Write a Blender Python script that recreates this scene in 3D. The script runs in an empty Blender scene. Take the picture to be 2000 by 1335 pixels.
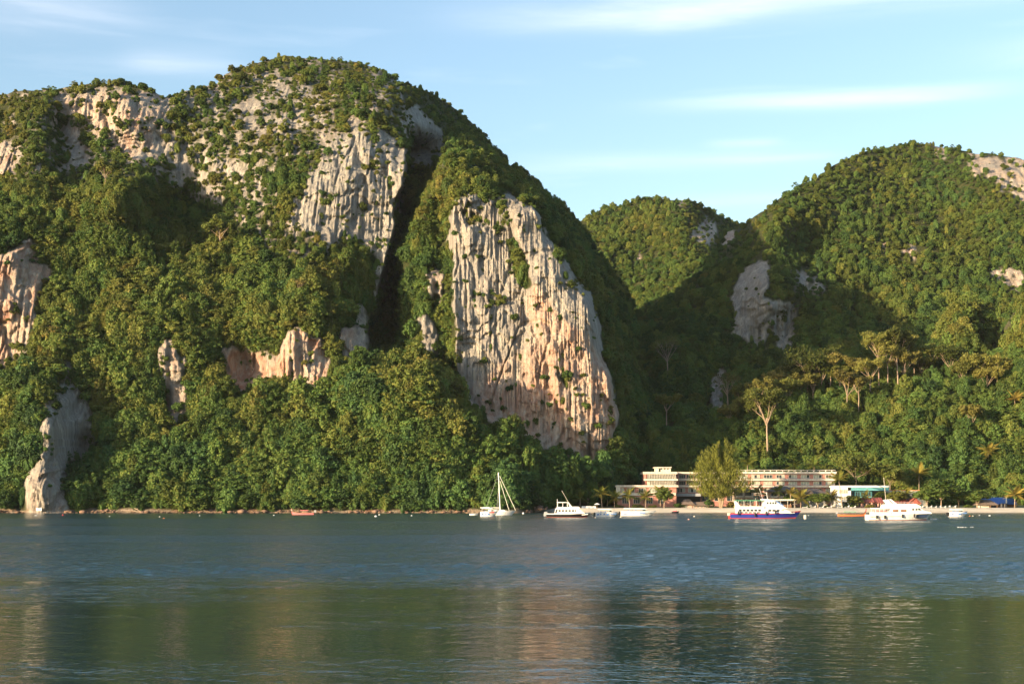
import bpy, math, random
import numpy as np
from mathutils import Vector, Matrix

# ------------------------------------------------------------------ camera, sky, sun
sc = bpy.context.scene
C = bpy.data.collections.new('scene'); sc.collection.children.link(C)
R = math.radians
F, CX, HZ, CAMH = 2800.0, 1000.0, 973.0, 5.0     # focal length and horizon in photo pixels (2000 wide)
cam_d = bpy.data.cameras.new('camera'); cam = bpy.data.objects.new('camera', cam_d); C.objects.link(cam)
cam.location = (0, 0, CAMH); cam.rotation_euler = (R(90), 0, 0)
cam_d.sensor_width = 36.0; cam_d.lens = 36.0 * F / 2000.0
cam_d.shift_y = (HZ - 667.5) / 2000.0
cam_d.clip_start = 0.5; cam_d.clip_end = 30000
sc.camera = cam

SUN_AZ, SUN_EL = 54.0, 9.1          # degrees to the left of straight behind the camera; above the horizon
world = bpy.data.worlds.new('World'); sc.world = world; world.use_nodes = True
wt = world.node_tree; wn = wt.nodes; wl = wt.links; wn.clear()
w_out = wn.new('ShaderNodeOutputWorld'); bg = wn.new('ShaderNodeBackground'); bg.inputs[1].default_value = 0.150
sky = wn.new('ShaderNodeTexSky'); sky.sky_type = 'NISHITA'; sky.sun_disc = False
sky.sun_elevation = R(SUN_EL); sky.sun_rotation = R(180 + SUN_AZ); sky.air_density = 1.0; sky.dust_density = 1.6; sky.ozone_density = 1.6
def wmath(op, a, b=None, clamp=False):
    n = wn.new('ShaderNodeMath'); n.operation = op; n.use_clamp = clamp
    for i, v in enumerate((a, b)):
        if v is None: continue
        if isinstance(v, (int, float)): n.inputs[i].default_value = v
        else: wl.new(v, n.inputs[i])
    return n.outputs[0]
tc = wn.new('ShaderNodeTexCoord'); sep = wn.new('ShaderNodeSeparateXYZ'); wl.new(tc.outputs['Generated'], sep.inputs[0])
# thin stratus streaks drawn out along the horizon: azimuth slope u, height slope v
hor = wmath('SQRT', wmath('ADD', wmath('MULTIPLY', sep.outputs[0], sep.outputs[0]), wmath('MULTIPLY', sep.outputs[1], sep.outputs[1])))
az = wmath('ARCTAN2', sep.outputs[0], sep.outputs[1])
el = wmath('DIVIDE', sep.outputs[2], wmath('MAXIMUM', hor, 0.05))
comb = wn.new('ShaderNodeCombineXYZ'); wl.new(wmath('MULTIPLY', az, 5.0), comb.inputs[0]); wl.new(wmath('MULTIPLY', el, 42.0), comb.inputs[1])
nz = wn.new('ShaderNodeTexNoise'); nz.inputs['Scale'].default_value = 1.0; nz.inputs['Detail'].default_value = 7; nz.inputs['Roughness'].default_value = 0.55
nz.inputs['Distortion'].default_value = 0.3; wl.new(comb.outputs[0], nz.inputs['Vector'])
def streak(px, py, wx, wy, amp):
    a0 = math.atan((px - CX) / F); e0 = (HZ - py) / F
    u = wmath('DIVIDE', wmath('SUBTRACT', az, a0), wx / F); v = wmath('DIVIDE', wmath('SUBTRACT', el, e0), wy / F)
    g = wmath('EXPONENT', wmath('MULTIPLY', wmath('ADD', wmath('POWER', wmath('ABSOLUTE', u), 4.0), wmath('MULTIPLY', v, v)), -1.0))
    return wmath('MULTIPLY', g, amp * .5)
sm = wmath('MULTIPLY', nz.outputs[0], 0.0)
for s in ((1620, 212, 330, 15, .42), (1760, 222, 200, 14, .2), (1290, 318, 290, 18, .26), (1450, 288, 70, 9, .30), (1500, 320, 130, 7, .2), (1700, 18, 700, 34, .60), (1150, 45, 260, 22, .28),
          (360, 140, 110, 26, .30), (60, 40, 200, 55, .26), (1420, 395, 160, 12, .20), (1600, 10, 240, 16, .2), (2600, 150, 500, 30, .5), (-700, 90, 500, 30, .5), (3500, 60, 700, 60, .5)):
    sm = wmath('ADD', sm, streak(*s))
nmod = wmath('MULTIPLY', wmath('SUBTRACT', nz.outputs[0], 0.22), 2.3, True)
wide = wmath('MULTIPLY', wmath('SUBTRACT', nz.outputs[0], 0.56), 0.35, True)
cl_f = wmath('ADD', wmath('MULTIPLY', sm, nmod), wide, True)
mix = wn.new('ShaderNodeMix'); mix.data_type = 'RGBA'; wl.new(cl_f, mix.inputs['Factor'])
tintn = wn.new('ShaderNodeMix'); tintn.data_type = 'RGBA'; tintn.blend_type = 'MULTIPLY'; tintn.inputs['Factor'].default_value = 1.0
tintn.inputs['B'].default_value = (1.0, 1.0, 1.0, 1)
wl.new(sky.outputs[0], tintn.inputs['A']); wl.new(tintn.outputs['Result'], mix.inputs['A']); mix.inputs['B'].default_value = (5.5, 5.2, 5.35, 1)
wl.new(mix.outputs['Result'], bg.inputs[0]); wl.new(bg.outputs[0], w_out.inputs[0])

sun_d = bpy.data.lights.new('sun', 'SUN'); sun_d.energy = 5.0; sun_d.angle = R(0.6); sun_d.color = (1.0, 0.76, 0.48)
sun = bpy.data.objects.new('sun', sun_d); C.objects.link(sun)
sv = Vector((math.sin(R(SUN_AZ)) * math.cos(R(SUN_EL)), math.cos(R(SUN_AZ)) * math.cos(R(SUN_EL)), -math.sin(R(SUN_EL))))
sun.rotation_euler = sv.to_track_quat('-Z', 'Y').to_euler(); sun.location = (-300, -200, 120)

vs = sc.view_settings; vs.view_transform = 'Standard'; vs.look = 'None'; vs.exposure = 1.28; vs.gamma = 1.0; vs.use_curve_mapping = False
sc.render.engine = 'CYCLES'
cy = sc.cycles; cy.max_bounces = 6; cy.diffuse_bounces = 2; cy.glossy_bounces = 3; cy.transmission_bounces = 3; cy.transparent_max_bounces = 4; cy.volume_bounces = 0
cy.caustics_reflective = False; cy.caustics_refractive = False; cy.use_denoising = True; cy.use_adaptive_sampling = False

rng = np.random.default_rng(7); rnd = random.Random(5)

# ------------------------------------------------------------------ helpers
def at(x, y, Y):
    """photo pixel and distance -> point in the bay"""
    return Vector(((x - CX) / F * Y, Y, CAMH - (y - HZ) / F * Y))
def mpp(Y): return Y / F
def Dwl(y): return F * CAMH / (y - HZ)           # distance of the water surface seen at row y

def _h(ix, iy, seed):
    n = (ix.astype(np.int64) * 374761393 + iy.astype(np.int64) * 668265263 + seed * 974634777) & 0x7fffffff
    n = ((n ^ (n >> 13)) * 1274126177) & 0x7fffffff
    return ((n ^ (n >> 16)) & 0xffff) / 65535.0
def vnoise(x, y, seed=0):
    ix = np.floor(x); iy = np.floor(y); fx = x - ix; fy = y - iy
    fx = fx * fx * fx * (fx * (fx * 6 - 15) + 10); fy = fy * fy * fy * (fy * (fy * 6 - 15) + 10)
    a = _h(ix, iy, seed); b = _h(ix + 1, iy, seed); c = _h(ix, iy + 1, seed); d = _h(ix + 1, iy + 1, seed)
    return (a + (b - a) * fx + (c - a) * fy + (a - b - c + d) * fx * fy) * 2 - 1
def fbm(x, y, seed=0, octv=4, gain=0.5):
    s = 0; a = 1; t = 0
    for o in range(octv):
        s = s + a * vnoise(x * 2 ** o + 17.3 * o, y * 2 ** o - 9.1 * o, seed + o * 13); t += a; a *= gain
    return s / t
def sstep(a, b, x):
    t = np.clip((x - a) / (b - a), 0, 1); return t * t * (3 - 2 * t)
def inpoly(px, py, poly):
    r = np.zeros(px.shape, bool); n = len(poly)
    for i in range(n):
        x1, y1 = poly[i]; x2, y2 = poly[(i + 1) % n]
        if y1 == y2: continue
        c = ((y1 > py) != (y2 > py)) & (px < (x2 - x1) * (py - y1) / (y2 - y1) + x1); r ^= c
    return r

def mesh_np(name, verts, quads, mat=None, smooth=False):
    me = bpy.data.meshes.new(name)
    verts = np.asarray(verts, np.float32); quads = np.asarray(quads, np.int32)
    nv, nf, k = len(verts), len(quads), quads.shape[1]
    me.vertices.add(nv); me.vertices.foreach_set('co', verts.ravel())
    me.loops.add(nf * k); me.loops.foreach_set('vertex_index', quads.ravel())
    me.polygons.add(nf); me.polygons.foreach_set('loop_start', np.arange(0, nf * k, k, dtype=np.int32))
    me.polygons.foreach_set('loop_total', np.full(nf, k, np.int32))
    if smooth: me.polygons.foreach_set('use_smooth', np.ones(nf, bool))
    me.update(calc_edges=True)
    if mat: me.materials.append(mat)
    return me
def fattr(me, name, vals, dom='POINT'):
    a = me.attributes.new(name, 'FLOAT', dom); a.data.foreach_set('value', np.asarray(vals, np.float32).ravel())

def tag(o, label=None, cat=None, group=None, kind=None):
    if label: o['label'] = label
    if cat: o['category'] = cat
    if group: o['group'] = group
    if kind: o['kind'] = kind
    return o
def link(name, data, parent=None, loc=None):
    o = bpy.data.objects.new(name, data); C.objects.link(o)
    if parent: o.parent = parent
    if loc is not None: o.location = loc
    return o
def thing(name, loc, label, cat, group=None, rz=0.0, sc_=1.0):
    o = link(name, None, None, loc); o.rotation_euler = (0, 0, rz); o.scale = (sc_,) * 3
    o.empty_display_size = 0.5
    return tag(o, label, cat, group)
def copy_tree(o, parent=None):
    c = o.copy(); C.objects.link(c); c.parent = parent
    for ch in list(o.children): copy_tree(ch, c)
    return c

class MB:
    """collects boxes, tubes and lofts; build() links them as ONE mesh object"""
    def __init__(s): s.v = []; s.f = []; s.m = []; s.mi = 0
    def add(s, vs, fs):
        b = len(s.v); s.v += [tuple(p) for p in vs]
        for f in fs: s.f.append([b + i for i in f]); s.m.append(s.mi)
        return s
    def box(s, x0, x1, y0, y1, z0, z1):
        return s.add([(x0, y0, z0), (x1, y0, z0), (x1, y1, z0), (x0, y1, z0), (x0, y0, z1), (x1, y0, z1), (x1, y1, z1), (x0, y1, z1)],
                     [(3, 2, 1, 0), (4, 5, 6, 7), (0, 1, 5, 4), (1, 2, 6, 5), (2, 3, 7, 6), (3, 0, 4, 7)])
    def prism(s, pts, y0, y1):
        """polygon in x,z extruded in y"""
        n = len(pts); v = [(x, y0, z) for x, z in pts] + [(x, y1, z) for x, z in pts]
        f = [tuple(range(n)), tuple(range(2 * n - 1, n - 1, -1))] + [(i + n, (i + 1) % n + n, (i + 1) % n, i) for i in range(n)]
        return s.add(v, f)
    def tube(s, pts, rad, n=6, cap=True):
        pts = [Vector(p) for p in pts]; rings = []
        for i, p in enumerate(pts):
            d = (pts[min(i + 1, len(pts) - 1)] - pts[max(i - 1, 0)]).normalized()
            a = d.cross(Vector((0.31, 0.9, 0.2))).normalized(); b = d.cross(a); r = rad[i] if isinstance(rad, (list, tuple)) else rad
            rings.append([p + (a * math.cos(2 * math.pi * k / n) + b * math.sin(2 * math.pi * k / n)) * r for k in range(n)])
        v = [q for r_ in rings for q in r_]; f = []
        for i in range(len(pts) - 1):
            for k in range(n): f.append((i * n + k, i * n + (k + 1) % n, (i + 1) * n + (k + 1) % n, (i + 1) * n + k))
        if cap: f.append(tuple(range(n - 1, -1, -1))); f.append(tuple((len(pts) - 1) * n + k for k in range(n)))
        return s.add(v, f)
    def loft(s, rings, cap=True, closed=True):
        n = len(rings[0]); v = [q for r_ in rings for q in r_]; f = []
        for i in range(len(rings) - 1):
            for k in range(n if closed else n - 1): f.append((i * n + k, i * n + (k + 1) % n, (i + 1) * n + (k + 1) % n, (i + 1) * n + k))
        if cap: f.append(tuple(range(n - 1, -1, -1))); f.append(tuple((len(rings) - 1) * n + k for k in range(n)))
        return s.add(v, f)
    def lathe(s, prof, n=10, c=(0, 0, 0)):
        return s.loft([[(c[0] + r * math.cos(2 * math.pi * k / n), c[1] + r * math.sin(2 * math.pi * k / n), c[2] + z) for k in range(n)] for r, z in prof])
    def data(s, name, mats, smooth=False):
        me = bpy.data.meshes.new(name); me.from_pydata(s.v, [], s.f)
        for m in (mats if isinstance(mats, (list, tuple)) else [mats]): me.materials.append(m)
        me.polygons.foreach_set('material_index', s.m)
        if smooth: me.polygons.foreach_set('use_smooth', [True] * len(s.f))
        me.update(); return me
    def build(s, name, mats, parent=None, loc=None, smooth=False): return link(name, s.data(name, mats, smooth), parent, loc)

# ------------------------------------------------------------------ materials
def mat(name):
    m = bpy.data.materials.new(name); m.use_nodes = True
    return m, m.node_tree.nodes, m.node_tree.links, m.node_tree.nodes['Principled BSDF']
def ramp(nodes, stops):
    r = nodes.new('ShaderNodeValToRGB'); e = r.color_ramp.elements
    while len(e) > 1: e.remove(e[0])
    e[0].position, e[0].color = stops[0][0], (*stops[0][1], 1)
    for p, c in stops[1:]: q = e.new(p); q.color = (*c, 1)
    return r
def paint(name, col, rough=0.45, var=0.12, scale=1.5, metal=0.0):
    """weathered paint or plain material: colour varied by soft stains"""
    m, n, l, b = mat(name)
    t = n.new('ShaderNodeTexCoord'); z = n.new('ShaderNodeTexNoise'); z.inputs['Scale'].default_value = scale; z.inputs['Detail'].default_value = 5
    mp = n.new('ShaderNodeMapping'); mp.inputs['Scale'].default_value = (1, 1, 0.35); l.new(t.outputs['Object'], mp.inputs[0]); l.new(mp.outputs[0], z.inputs['Vector'])
    r = ramp(n, [(0.3, tuple(c * (1 - var) for c in col)), (0.7, tuple(min(1, c * (1 + var * 0.5)) for c in col))])
    l.new(z.outputs[0], r.inputs[0]); l.new(r.outputs[0], b.inputs['Base Color'])
    b.inputs['Roughness'].default_value = rough; b.inputs['Metallic'].default_value = metal
    return m
WHITE = paint('white_paint', (.80, .79, .76)); OFFW = paint('aged_white_paint', (.66, .61, .52), .6, .25); CREAM = paint('cream_plaster', (.62, .56, .45), .7, .2); PINKW = paint('salmon_plaster', (.46, .21, .165), .75, .2)
GLASSD = paint('dark_glass', (.03, .045, .05), .08, .2); GLASSC = paint('curtained_glass', (.42, .45, .36), .2, .35, .8); RED = paint('red_paint', (.50, .05, .05)); BLUE = paint('blue_paint', (.03, .05, .30), .35)
BLACK = paint('black_paint', (.015, .015, .018), .4); NAVY = paint('navy_paint', (.02, .035, .07), .3); TEAL = paint('teal_panel', (.12, .35, .38), .4); COPPER = paint('antifouling_red', (.35, .09, .06), .7)
RUB = paint('rubber', (.02, .02, .02), .8); GREY = paint('grey_steel', (.35, .36, .37), .4); ROOFD = paint('dark_shingle', (.10, .085, .08), .85, .3, 3); ROOFR = paint('maroon_tile', (.34, .10, .08), .8, .3, 3)
ROOFB = paint('blue_sheet_metal', (.04, .13, .40), .45); WOOD = paint('brown_wood', (.22, .12, .07), .7, .3); THATCH = paint('thatch', (.20, .15, .12), .95, .35, 4); GREENP = paint('green_canopy', (.12, .40, .22), .6)
LBLUE = paint('light_blue_paint', (.10, .22, .50), .4); ORANGE = paint('orange_plastic', (.75, .20, .06), .5); PINKC = paint('pink_cloth', (.60, .16, .18), .9); SAILC = paint('furled_sail', (.62, .62, .52), .9); CONC = paint('grey_plaster', (.45, .43, .39), .85, .25)
TAUPE = paint('taupe_plaster', (.50, .40, .32), .8, .2); PINKL = paint('pale_pink_plaster', (.60, .34, .27), .75, .2)

def foliage(name, stops, bright=1.0, transl=0.22):
    m, n, l, b = mat(name)
    at_ = n.new('ShaderNodeAttribute'); at_.attribute_type = 'INSTANCER'; at_.attribute_name = 'tint'
    lf = n.new('ShaderNodeAttribute'); lf.attribute_type = 'GEOMETRY'; lf.attribute_name = 'leaf'
    oi = n.new('ShaderNodeObjectInfo')
    def mt(op, a, c):
        q = n.new('ShaderNodeMath'); q.operation = op
        for i, v in enumerate((a, c)):
            if isinstance(v, (int, float)): q.inputs[i].default_value = v
            else: l.new(v, q.inputs[i])
        return q.outputs[0]
    f = mt('ADD', mt('ADD', at_.outputs['Fac'], mt('MULTIPLY', mt('SUBTRACT', lf.outputs['Fac'], 0.5), 0.30)), mt('MULTIPLY', mt('SUBTRACT', oi.outputs['Random'], 0.5), 0.12))
    r = ramp(n, stops); l.new(f, r.inputs[0])
    hv = n.new('ShaderNodeHueSaturation'); l.new(r.outputs[0], hv.inputs['Color']); l.new(mt('MULTIPLY', mt('ADD', mt('MULTIPLY', oi.outputs['Random'], 0.80), 0.58), bright), hv.inputs['Value'])
    l.new(hv.outputs[0], b.inputs['Base Color']); b.inputs['Roughness'].default_value = 0.55; b.inputs['Specular IOR Level'].default_value = 0.12
    tr = n.new('ShaderNodeBsdfTranslucent'); l.new(hv.outputs[0], tr.inputs[0]); mx = n.new('ShaderNodeMixShader'); mx.inputs[0].default_value = transl
    l.new(b.outputs[0], mx.inputs[1]); l.new(tr.outputs[0], mx.inputs[2]); l.new(mx.outputs[0], n['Material Output'].inputs[0])
    return m
JUNGLE = foliage('jungle_leaves', [(0.0, (.044, .094, .034)), (0.3, (.078, .138, .032)), (0.55, (.115, .142, .030)), (0.8, (.165, .158, .036)), (1.0, (.205, .140, .045))])
DRYLEAF = foliage('feathery_leaves', [(0.0, (.080, .115, .025)), (0.5, (.155, .150, .035)), (1.0, (.205, .160, .055))])
CASU = foliage('casuarina_needles', [(0.0, (.09, .12, .025)), (1.0, (.17, .165, .03))])
PALML = foliage('palm_leaves', [(0.0, (.06, .10, .02)), (0.5, (.13, .14, .025)), (1.0, (.24, .18, .04))])
BARK = paint('pale_bark', (.36, .27, .19), .9, .3, .6); BARKD = paint('dark_bark', (.12, .09, .06), .9, .3, .6)

def rock_mat(name):
    m, n, l, b = mat(name)
    geo = n.new('ShaderNodeNewGeometry')
    def noise(sc_, scale, det=6, rough=.6, dist=0):
        mp = n.new('ShaderNodeMapping'); mp.inputs['Scale'].default_value = sc_; l.new(geo.outputs['Position'], mp.inputs[0])
        z = n.new('ShaderNodeTexNoise'); z.inputs['Scale'].default_value = scale; z.inputs['Detail'].default_value = det; z.inputs['Roughness'].default_value = rough; z.inputs['Distortion'].default_value = dist
        l.new(mp.outputs[0], z.inputs['Vector']); return z.outputs[0]
    def A(nm):
        a = n.new('ShaderNodeAttribute'); a.attribute_name = nm; return a.outputs['Fac']
    def mix(f, a, c, mode='MIX'):
        q = n.new('ShaderNodeMix'); q.data_type = 'RGBA'; q.blend_type = mode
        for k, v in (('Factor', f), ('A', a), ('B', c)):
            if isinstance(v, (int, float)): q.inputs[k].default_value = v
            elif isinstance(v, tuple): q.inputs[k].default_value = (*v, 1)
            else: l.new(v, q.inputs[k])
        return q.outputs['Result']
    def mt(op, a, c=0.0, cl=False):
        q = n.new('ShaderNodeMath'); q.operation = op; q.use_clamp = cl
        for i, v in enumerate((a, c)):
            if isinstance(v, (int, float)): q.inputs[i].default_value = v
            else: l.new(v, q.inputs[i])
        return q.outputs[0]
    # cream limestone with grey weathered skin running down in streaks, iron-pink where freshly fallen
    base = ramp(n, [(0.28, (.28, .255, .215)), (0.48, (.46, .425, .36)), (0.7, (.63, .585, .49))]); l.new(noise((1, 1, .3), .12, 8, .65), base.inputs[0])
    streaks = ramp(n, [(0.36, (0, 0, 0)), (0.62, (1, 1, 1))]); l.new(noise((1, 1, .045), .55, 6, .62, .2), streaks.inputs[0])
    grey = mix(mt('MULTIPLY', streaks.outputs[0], mt('SUBTRACT', 1.0, A('pink'), True)), base.outputs[0], (.25, .245, .23))
    fine = ramp(n, [(0.36, (.0, .0, .0)), (0.50, (1, 1, 1))]); l.new(noise((1, 1, .03), 2.3, 4, .65), fine.inputs[0])
    grey = mix(mt('MULTIPLY', mt('SUBTRACT', 1.0, fine.outputs[0]), .52), grey, (.10, .095, .085))
    pk = ramp(n, [(0.30, (.28, .13, .09)), (0.42, (.44, .22, .145)), (0.52, (.54, .35, .25)), (0.62, (.62, .51, .40)), (0.75, (.48, .23, .145))]); l.new(noise((1, 1, .35), .28, 9, .75, .6), pk.inputs[0])
    pf = mt('MULTIPLY', A('pink'), mt('ADD', mt('MULTIPLY', noise((1, 1, .35), .09, 5, .6, .4), 2.6), -.62), True)
    col = mix(mt('MINIMUM', pf, 1.0), grey, pk.outputs[0])
    soil = ramp(n, [(0.35, (.030, .040, .014)), (0.65, (.075, .080, .028))]); l.new(noise((1, 1, 1), .35, 6, .7), soil.inputs[0])
    col = mix(A('rock'), soil.outputs[0], col)
    l.new(col, b.inputs['Base Color']); b.inputs['Roughness'].default_value = .92; b.inputs['Specular IOR Level'].default_value = .15
    bp = n.new('ShaderNodeBump'); bp.inputs['Strength'].default_value = 1.0; bp.inputs['Distance'].default_value = 1.6
    l.new(mt('ADD', mt('ADD', noise((1, 1, .06), .9, 6, .7), mt('MULTIPLY', noise((1, 1, .07), 2.6, 3, .6), .45)), mt('MULTIPLY', noise((1, 1, .7), .5, 8, .75), .8)), bp.inputs['Height']); l.new(bp.outputs[0], b.inputs['Normal'])
    return m
ROCK = rock_mat('karst_limestone')

# ------------------------------------------------------------------ mountains
def rbf(pts, c=45.0):
    p = np.array(pts, float); xy, d = p[:, :2], p[:, 2]; n = len(p)
    r = np.sqrt(((xy[:, None] - xy[None]) ** 2).sum(-1) + c * c)
    A = np.zeros((n + 3, n + 3)); A[:n, :n] = r; A[:n, n] = 1; A[:n, n + 1:] = xy / 1000; A[n, :n] = 1; A[n + 1:, :n] = xy.T / 1000
    w = np.linalg.solve(A, np.concatenate([d, [0, 0, 0]]))
    def f(x, y):
        o = w[n] + w[n + 1] * x / 1000 + w[n + 2] * y / 1000
        for i in range(n): o = o + w[i] * np.sqrt((x - xy[i, 0]) ** 2 + (y - xy[i, 1]) ** 2 + c * c)
        return o
    return f
def poly1(pts): 
    p = np.array(pts, float); return lambda x: np.interp(x, p[:, 0], p[:, 1])

def layer(name, x0, x1, nx, ny, sky_p, foot_p, Dpts, rocks, seed, extra=None, warp=9.0, flute=1.0, lump=3.0, c=45.0, back=(14, 16.0), tpow=1.0, rough=5.0, xs=None, soft=7, shore=False):
    xs = np.linspace(x0, x1, nx) if xs is None else xs; nx = len(xs); t = np.linspace(0, 1, ny) ** tpow
    sy = poly1(sky_p)(xs) + fbm(xs / 38, xs * 0, seed + 5, 4, .6) * rough
    fy = poly1(foot_p)(xs)
    px = np.repeat(xs[None], ny, 0); py = fy[None] + t[:, None] * (sy - fy)[None]
    D = rbf(Dpts, c)(px, py)
    if extra is not None: D = extra(px, py, D)
    dist = py - sy[None]
    D = D + 9 * np.clip(1 - dist / 34, 0, 1) ** 2
    # bare rock mask from the outlines of the cliffs, edges broken up
    wx = px + fbm(px / 26, py / 34, seed + 31, 3) * warp; wy = py + fbm(px / 26, py / 34, seed + 57, 3) * warp * 1.5
    rock = np.zeros(px.shape); pink = np.zeros(px.shape)
    for poly, s, pk in rocks:
        m = inpoly(wx, wy, poly); rock = np.where(m, np.maximum(rock, s) if s >= 0 else -s, rock); pink = np.where(m, pk, pink)
    def blur(A, axis, step):
        k = max(1, int(soft / step)); c_ = np.cumsum(np.concatenate([np.repeat(A.take([0], axis), k + 1, axis), A, np.repeat(A.take([-1], axis), k, axis)], axis), axis); n_ = A.shape[axis]
        return (c_.take(range(2 * k + 1, 2 * k + 1 + n_), axis) - c_.take(range(0, n_), axis)) / (2 * k + 1)
    stx, sty = np.median(np.diff(xs)), max(1e-6, np.median((fy - sy) / ny))
    for _ in range(2): rock = blur(blur(rock, 1, stx), 0, sty)
    pz = fbm(px / 12, py / 30, seed + 91, 4, .6) * 1.15 + fbm(px / 4.5, py / 10, seed + 95, 2) * .45
    rock = np.clip((rock - .5) * 2.6 + pz * .95 + .55, 0, 1) * (rock > .08)
    for _ in range(1): pink = blur(blur(pink, 1, stx), 0, sty)
    for _ in range(1):
        for A in (rock, pink):
            B = A.copy(); B[1:-1, 1:-1] = (A[1:-1, 1:-1] * 2 + A[:-2, 1:-1] + A[2:, 1:-1] + A[1:-1, :-2] + A[1:-1, 2:]) / 6; A[:] = B
    # world relief: forest lumps, and vertical flutes and ledges where rock is bare
    X = (px - CX) / F * D; Z = CAMH - (py - HZ) / F * D
    near = sstep(0, 14, Z)
    D = D + near * fbm(X / 26, Z / 30, seed + 3, 4, .5) * lump * 1.5 * (1 - .8 * rock)
    wob = fbm(X / 9, Z / 34, seed + 8, 2) * 1.1
    zb = Z + fbm(X / 5, Z / 9, seed + 19, 2) * 2.2
    fl = np.abs(vnoise((X + wob) / 2.4, zb / 26, seed + 11)) ** .7; fl2 = np.abs(vnoise((X + wob * 1.5) / 8.5, zb / 40, seed + 12)) ** .8
    fl3 = np.abs(vnoise((X + wob * .5) / 1.0, zb / 11, seed + 14)) ** .7; fl4 = np.abs(vnoise((X + wob * .4) / .55, zb / 7, seed + 18)) ** .8
    ck = np.clip(fbm((X + wob * 2 + Z * .25) / 7, Z / 50, seed + 15, 3) * 3 - .9, 0, 1); ck2 = sstep(.86, 1, 1 - np.abs(vnoise((X + wob * 2 - Z * .3) / 14, Z / 30, seed + 20)))
    ledge = fbm(X / 4, Z / 3.2, seed + 13, 5, .7); bl = fbm((X + Z * .2) / 15, Z / 20, seed + 16, 3, .55) * 3.4; fr = bl - np.floor(bl); bigl = np.floor(bl) + sstep(.86, 1.0, fr)
    D = D - sstep(0, 3, Z) * rock * flute * (fl * 1.9 + fl2 * 2.6 + fl3 * 1.25 + fl4 * .65 - ledge * 1.15 - bigl * 1.3 - ck * 2.4 - ck2 * 1.8 - 2.4)
    X = (px - CX) / F * D; Z = CAMH - (py - HZ) / F * D
    P = np.stack([X, D, Z], -1)
    nb, st = back
    top = P[-1]; rows = []
    for j in range(1, nb + 1):
        q = top.copy(); q[:, 1] += st * j * .8; q[:, 2] -= st * (.10 * j + .055 * j * j) + fbm(top[:, 0] / 20, top[:, 0] * 0 + j * .5, seed + 70, 3) * 3; rows.append(q)
    G = np.concatenate([P, np.array(rows)], 0)
    r2 = np.concatenate([rock, np.zeros((nb, nx)) + .1], 0); p2 = np.concatenate([pink, np.zeros((nb, nx))], 0)
    H, W = G.shape[:2]; idx = np.arange(H * W).reshape(H, W)
    q = np.stack([idx[:-1, :-1], idx[:-1, 1:], idx[1:, 1:], idx[1:, :-1]], -1).reshape(-1, 4)
    me = mesh_np(name, G.reshape(-1, 3), q, ROCK, smooth=True)
    bare = np.clip(r2 * 1.5 + .0, 0, 1)
    if shore:
        low = (1 - sstep(.8, 1.7, G[..., 2] + fbm(G[..., 0] / 5, G[..., 2], seed + 44, 3) * 1.2)) * (G[..., 1] < 520); bare = np.maximum(bare, low * .55); p2 = np.where((r2 < .5) & (low > .1), 1.0, p2)
    fattr(me, 'rock', bare); fattr(me, 'pink', p2)
    o = link(name, me); tag(o, kind='structure')
    # rock within a crown's reach above a spot (plants there stay low)
    dil = rock.copy(); dy_ = max(1, int(34 / max(1e-6, (fy - sy).mean() / ny))); dx_ = max(1, int(13 / (xs[1] - xs[0])))
    for k in range(dy_): dil[:-1] = np.maximum(dil[:-1], dil[1:])
    for k in range(dx_): dil[:, 1:-1] = np.maximum(dil[:, 1:-1], np.maximum(dil[:, :-2], dil[:, 2:]))
    return dict(P=P, dil=dil, px=px, py=py, rock=rock, pink=pink, obj=o, sy=sy)

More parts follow.
